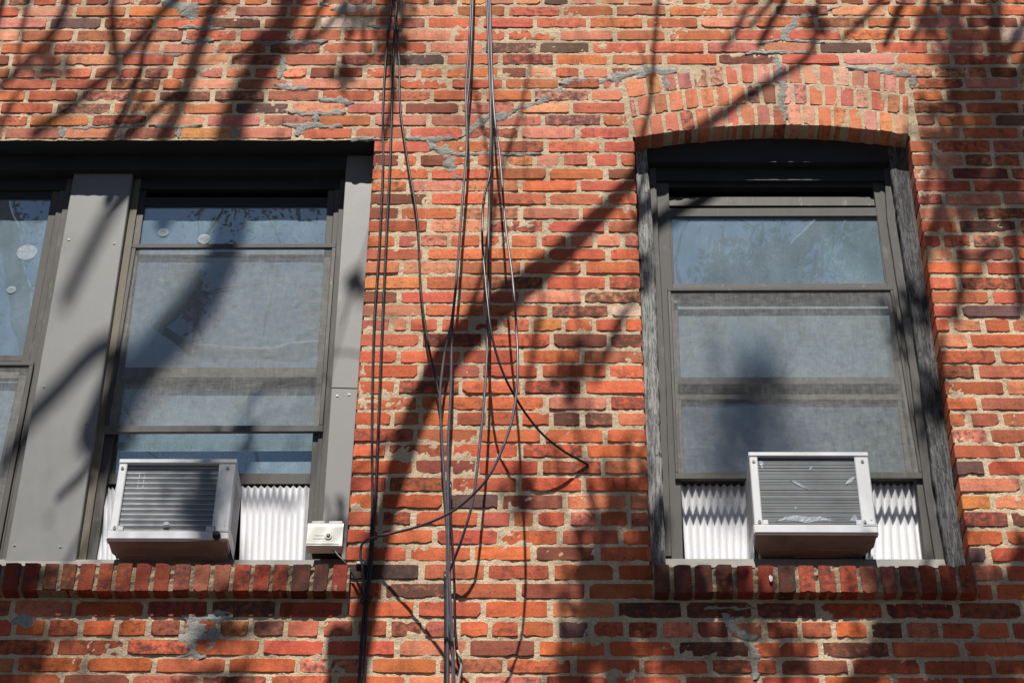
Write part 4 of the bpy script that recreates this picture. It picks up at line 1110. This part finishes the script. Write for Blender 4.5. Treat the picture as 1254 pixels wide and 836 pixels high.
# side twigs all along the shadowing branches
r3 = random.Random(77)
def side_twigs(px0, px1, py0, py1, n, s0, s1, lo, hi, down=1.0):
    for _ in range(n):
        x, y = r3.uniform(px0, px1), r3.uniform(py0, py1)
        s_ = r3.uniform(s0, s1); L = r3.uniform(lo, hi); a = r3.gauss(2.05, .45)          # mostly slanting down to the left
        dx, dy = math.cos(a) * L, math.sin(a) * L * down; k = r3.uniform(-.08, .08)
        pts = [(x - dx * .5, y - dy * .5, 0), (x - dx * .15 + k * dy * .3, y - dy * .15 - k * dx * .3, 0), (x + dx * .2 + k * dy * .3, y + dy * .2 - k * dx * .3, 0), (x + dx * .5, y + dy * .5, 0)]
        c = cast(*pts[0][:2], s_)
        q = min(NODES, key=lambda n_: (n_ - c).length)
        r0 = r3.uniform(.012, .026)
        P = [cast(px, py, s_, Y) for px, py, Y in pts]
        P = [q, (q + P[0]) / 2 + Vector((r3.uniform(-.1, .1), r3.uniform(-.1, .1), .1))] + P
        SIDE.append((P, r0))
SIDE = []
side_twigs(-60, 440, -40, 170, 9, 2.4, 3.2, 60, 170)
side_twigs(1120, 1290, -40, 360, 16, 2.6, 3.6, 60, 150)
side_twigs(1120, 1280, 640, 860, 8, 2.6, 3.4, 60, 150)
side_twigs(640, 800, 330, 800, 4, 2.8, 3.4, 60, 150)
side_twigs(780, 1150, -30, 100, 7, 2.2, 2.8, 50, 130)
side_twigs(0, 420, 720, 840, 8, 2.8, 3.4, 50, 120)
side_twigs(780, 1120, 730, 850, 7, 2.8, 3.4, 50, 120)
side_twigs(20, 330, 420, 600, 4, 2.6, 3.2, 60, 140)
sb_ = MB()
def JN(Q, p): return min(range(len(Q)), key=lambda k: (Vector(Q[k]) - p).length)
for P, r0 in SIDE:
    Q = spline([tuple(p) for p in P], .12)
    sb_.tube([Vector(p) - TO for p in Q], [min(r0 * (1 - .5 * k / len(Q)), .004 + max(0, k - JN(Q, P[2])) * .008) for k in range(len(Q))], M['bark'], 5)
tag(sb_.build('side_twigs', tree, True), kind='stuff')
# twigs that only show as reflections in the panes
for pts in ([(-.4, -7.4, 8.0), (.6, -6.8, 10.2), (1.5, -6.2, 11.4), (1.9, -6.0, 12.0), (2.0, -5.8, 12.9)], [(1.5, -6.2, 11.4), (1.75, -6.3, 11.5), (2.2, -6.4, 11.7), (2.5, -6.3, 12.3)], [(1.2, -6.4, 10.9), (1.15, -6.2, 11.8), (1.5, -6.0, 12.8)],
            [(-.42, -7.4, 7.2), (-1.8, -6.8, 9.0), (-3.0, -6.4, 10.2), (-3.9, -6.0, 11.0), (-4.6, -5.8, 12.4)], [(-3.0, -6.4, 10.2), (-3.4, -6.2, 11.2), (-3.5, -6.0, 12.3)], [(-1.8, -6.8, 9.0), (-2.2, -6.6, 10.6), (-2.1, -6.4, 12.0), (-2.5, -6.2, 13.0)], [(-2.2, -6.6, 10.6), (-2.7, -6.5, 11.4), (-2.8, -6.4, 12.8)]):
    limb([Vector(p) for p in pts], .018, .005); NODES.extend(Vector(p) for p in pts[2:])
CL = [(1178, 35, .11, 3.4, 0), (1182, 95, .11, 3.4, 0), (1225, 130, .15, 3.6, 0), (1160, 170, .12, 3.3, 0), (1238, 178, .13, 3.5, 0), (1182, 232, .11, 3.4, 0), (1140, 25, .05, 3.2, 0), (1245, 250, .09, 3.4, 0), (1160, 285, .07, 3.3, 0),
      (482, 15, .08, 2.8, 0), (440, 24, .07, 2.8, 0), (478, 62, .06, 2.6, 0), (770, 615, .11, 3.0, 0), (782, 725, .12, 3.0, 0), (750, 690, .11, 3, 0), (742, 780, .12, 3, 0), (838, 775, .12, 3.2, 0), (868, 820, .12, 3.2, 0), (1150, 800, .14, 3.4, 0), (1205, 748, .11, 3.4, 0), (1236, 820, .15, 3.4, 0), (640, 600, .06, 3, 0), (700, 470, .06, 3, 0), (722, 700, .07, 3, 0), (1105, 775, .14, 3.4, 0), (1222, 770, .14, 3.4, 0), (18, 715, .09, 3.2, 0), (12, 792, .13, 3.2, 0),
      (905, 748, .06, 2.8, 0), (960, 800, .08, 3, 0), (700, 832, .08, 3, 0), (60, 78, .07, 3.4, 0), (912, 515, .16, 6.5, .12), (932, 445, .09, 6.5, .12), (1105, 385, .07, 3, .1), (1142, 490, .07, 3, .08), (438, 352, .05, 4.2, .09), (412, 645, .05, 2.8, .09), (790, 335, .05, 2.6, .08),
      (252, 610, .11, 5.0, 0), (1000, 30, .05, 2.6, 0), (715, 440, .05, 2.8, 0), (420, 90, .05, 2.8, 0)]
vs = []; fs = []; r2 = random.Random(21)
def leaf(p, sz):
    u = Vector((r2.gauss(0, 1), r2.gauss(0, 1), r2.gauss(0, 1))).normalized(); v = u.orthogonal().normalized(); w = u.cross(v) * .15
    o = len(vs); vs.extend([p - u * sz, p + v * sz * .45 + w * sz, p + u * sz, p - v * sz * .45 + w * sz]); fs.append((o, o + 1, o + 2, o + 3))
bt = MB()
for px, py, rad, s_, Y in CL:
    c = cast(px, py, s_, Y)
    for k in range(int(150 * (rad / .1) ** 2)):
        g = Vector((r2.gauss(0, .5), r2.gauss(0, .5), r2.gauss(0, .5))) * rad
        leaf(c + g - TO, r2.uniform(.016, .034))
    q = min(NODES, key=lambda n_: (n_ - c).length); md = (q + c) / 2 + Vector((0, 0, -.08))
    P = spline([tuple(q - TO), tuple(md - TO), tuple(c - TO)], .2); bt.tube([Vector(p) for p in P], [.006 - .003 * i / len(P) for i in range(len(P))], M['bark'], 4)
for c in [Vector(p) for p in ((-3.1, -3.2, 9.4), (-3.5, -3.4, 9.9), (-2.8, -3.0, 9.7), (-1.55, -3.0, 9.5), (-1.75, -3.1, 9.55), (-3.9, -6.0, 11.2), (-2.5, -6.2, 12.8), (2.0, -5.8, 12.8))]:
    for k in range(150): leaf(c + Vector((r2.gauss(0, .18), r2.gauss(0, .18), r2.gauss(0, .15))) - TO, r2.uniform(.012, .028))
    q = min(NODES, key=lambda n_: (n_ - c).length); P = spline([tuple(q - TO), tuple((q + c) / 2 + Vector((0, 0, .1)) - TO), tuple(c - TO)], .2); bt.tube([Vector(p) for p in P], .006, M['bark'], 4)
tag(bt.build('twigs', tree), kind='stuff')
b = MB(); b.add(vs, fs, M['bud']); tag(b.build('leaves', tree), kind='stuff')
# a leafy tree further off, seen only in the window glass
def leafy(name, label, base, h, cr, nleaf, seed, mats, zlo=.35, zhi=.75):
    r2 = random.Random(seed); t = thing(name, label, 'tree', base)
    b = MB(); tp = [(0, 0, -.14), (.05, 0, h * .2), (.1, .05, h * .45), (.05, .1, h * .8)]
    P = spline(tp, .5); b.tube(P, [.22 * (1 - .75 * i / len(P)) for i in range(len(P))], M['bark'], 9); b.build('trunk', t, True)
    ends = []
    for k in range(16):
        a = r2.uniform(0, 6.28); z0 = h * r2.uniform(zlo, zhi); e = Vector((math.cos(a) * cr * r2.uniform(.4, .95), math.sin(a) * cr * r2.uniform(.4, .95), min(h, z0 + h * r2.uniform(.08, .3))))
        b = MB(); P = spline([(.07, .05, z0), tuple(e * .5 + Vector((0, 0, z0 * .5 + .2))), tuple(e)], .5); b.tube(P, [.06 * (1 - .8 * i / len(P)) for i in range(len(P))], M['bark'], 6); b.build('branch', t, True); ends.append(e)
    vs = []; fs = []; b = MB()
    for k in range(nleaf):
        e = ends[r2.randrange(16)]
        g = Vector((r2.gauss(0, .55), r2.gauss(0, .55), r2.gauss(0, .5)))
        f = r2.uniform(.6, 1.05); p = Vector((e.x * f, e.y * f, e.z - (1 - f) * 1.5)) + g; s = r2.uniform(.04, .085)
        u = Vector((r2.gauss(0, 1), r2.gauss(0, 1), r2.gauss(0, 1))).normalized(); v = u.orthogonal().normalized()
        o = len(vs); vs += [p - u * s, p + v * s * .5, p + u * s, p - v * s * .5]; fs.append((o, o + 1, o + 2, o + 3))
    b.add(vs, fs, M[mats]); tag(b.build('foliage', t), kind='stuff')
leafy('leafy_tree', 'tall leafy green tree reflected in the arched window', (5.7, -15.5, 0), 20.2, 1.9, 20000, 3, 'leaf', .68, .9)
leafy('leafy_tree', 'lower leafy tree across the street, behind the bare street tree', (-.8, -17.5, 0), 14.0, 3.6, 7000, 4, 'leaf')
leafy('leafy_tree', 'leafy tree across the street, left of the bare street tree', (-8.0, -16.5, 0), 16.0, 3.8, 7000, 5, 'leaf')
leafy('leafy_tree', 'broad leafy tree across the street at the far right', (12.5, -16.0, 0), 15.0, 4.0, 7000, 6, 'leaf')
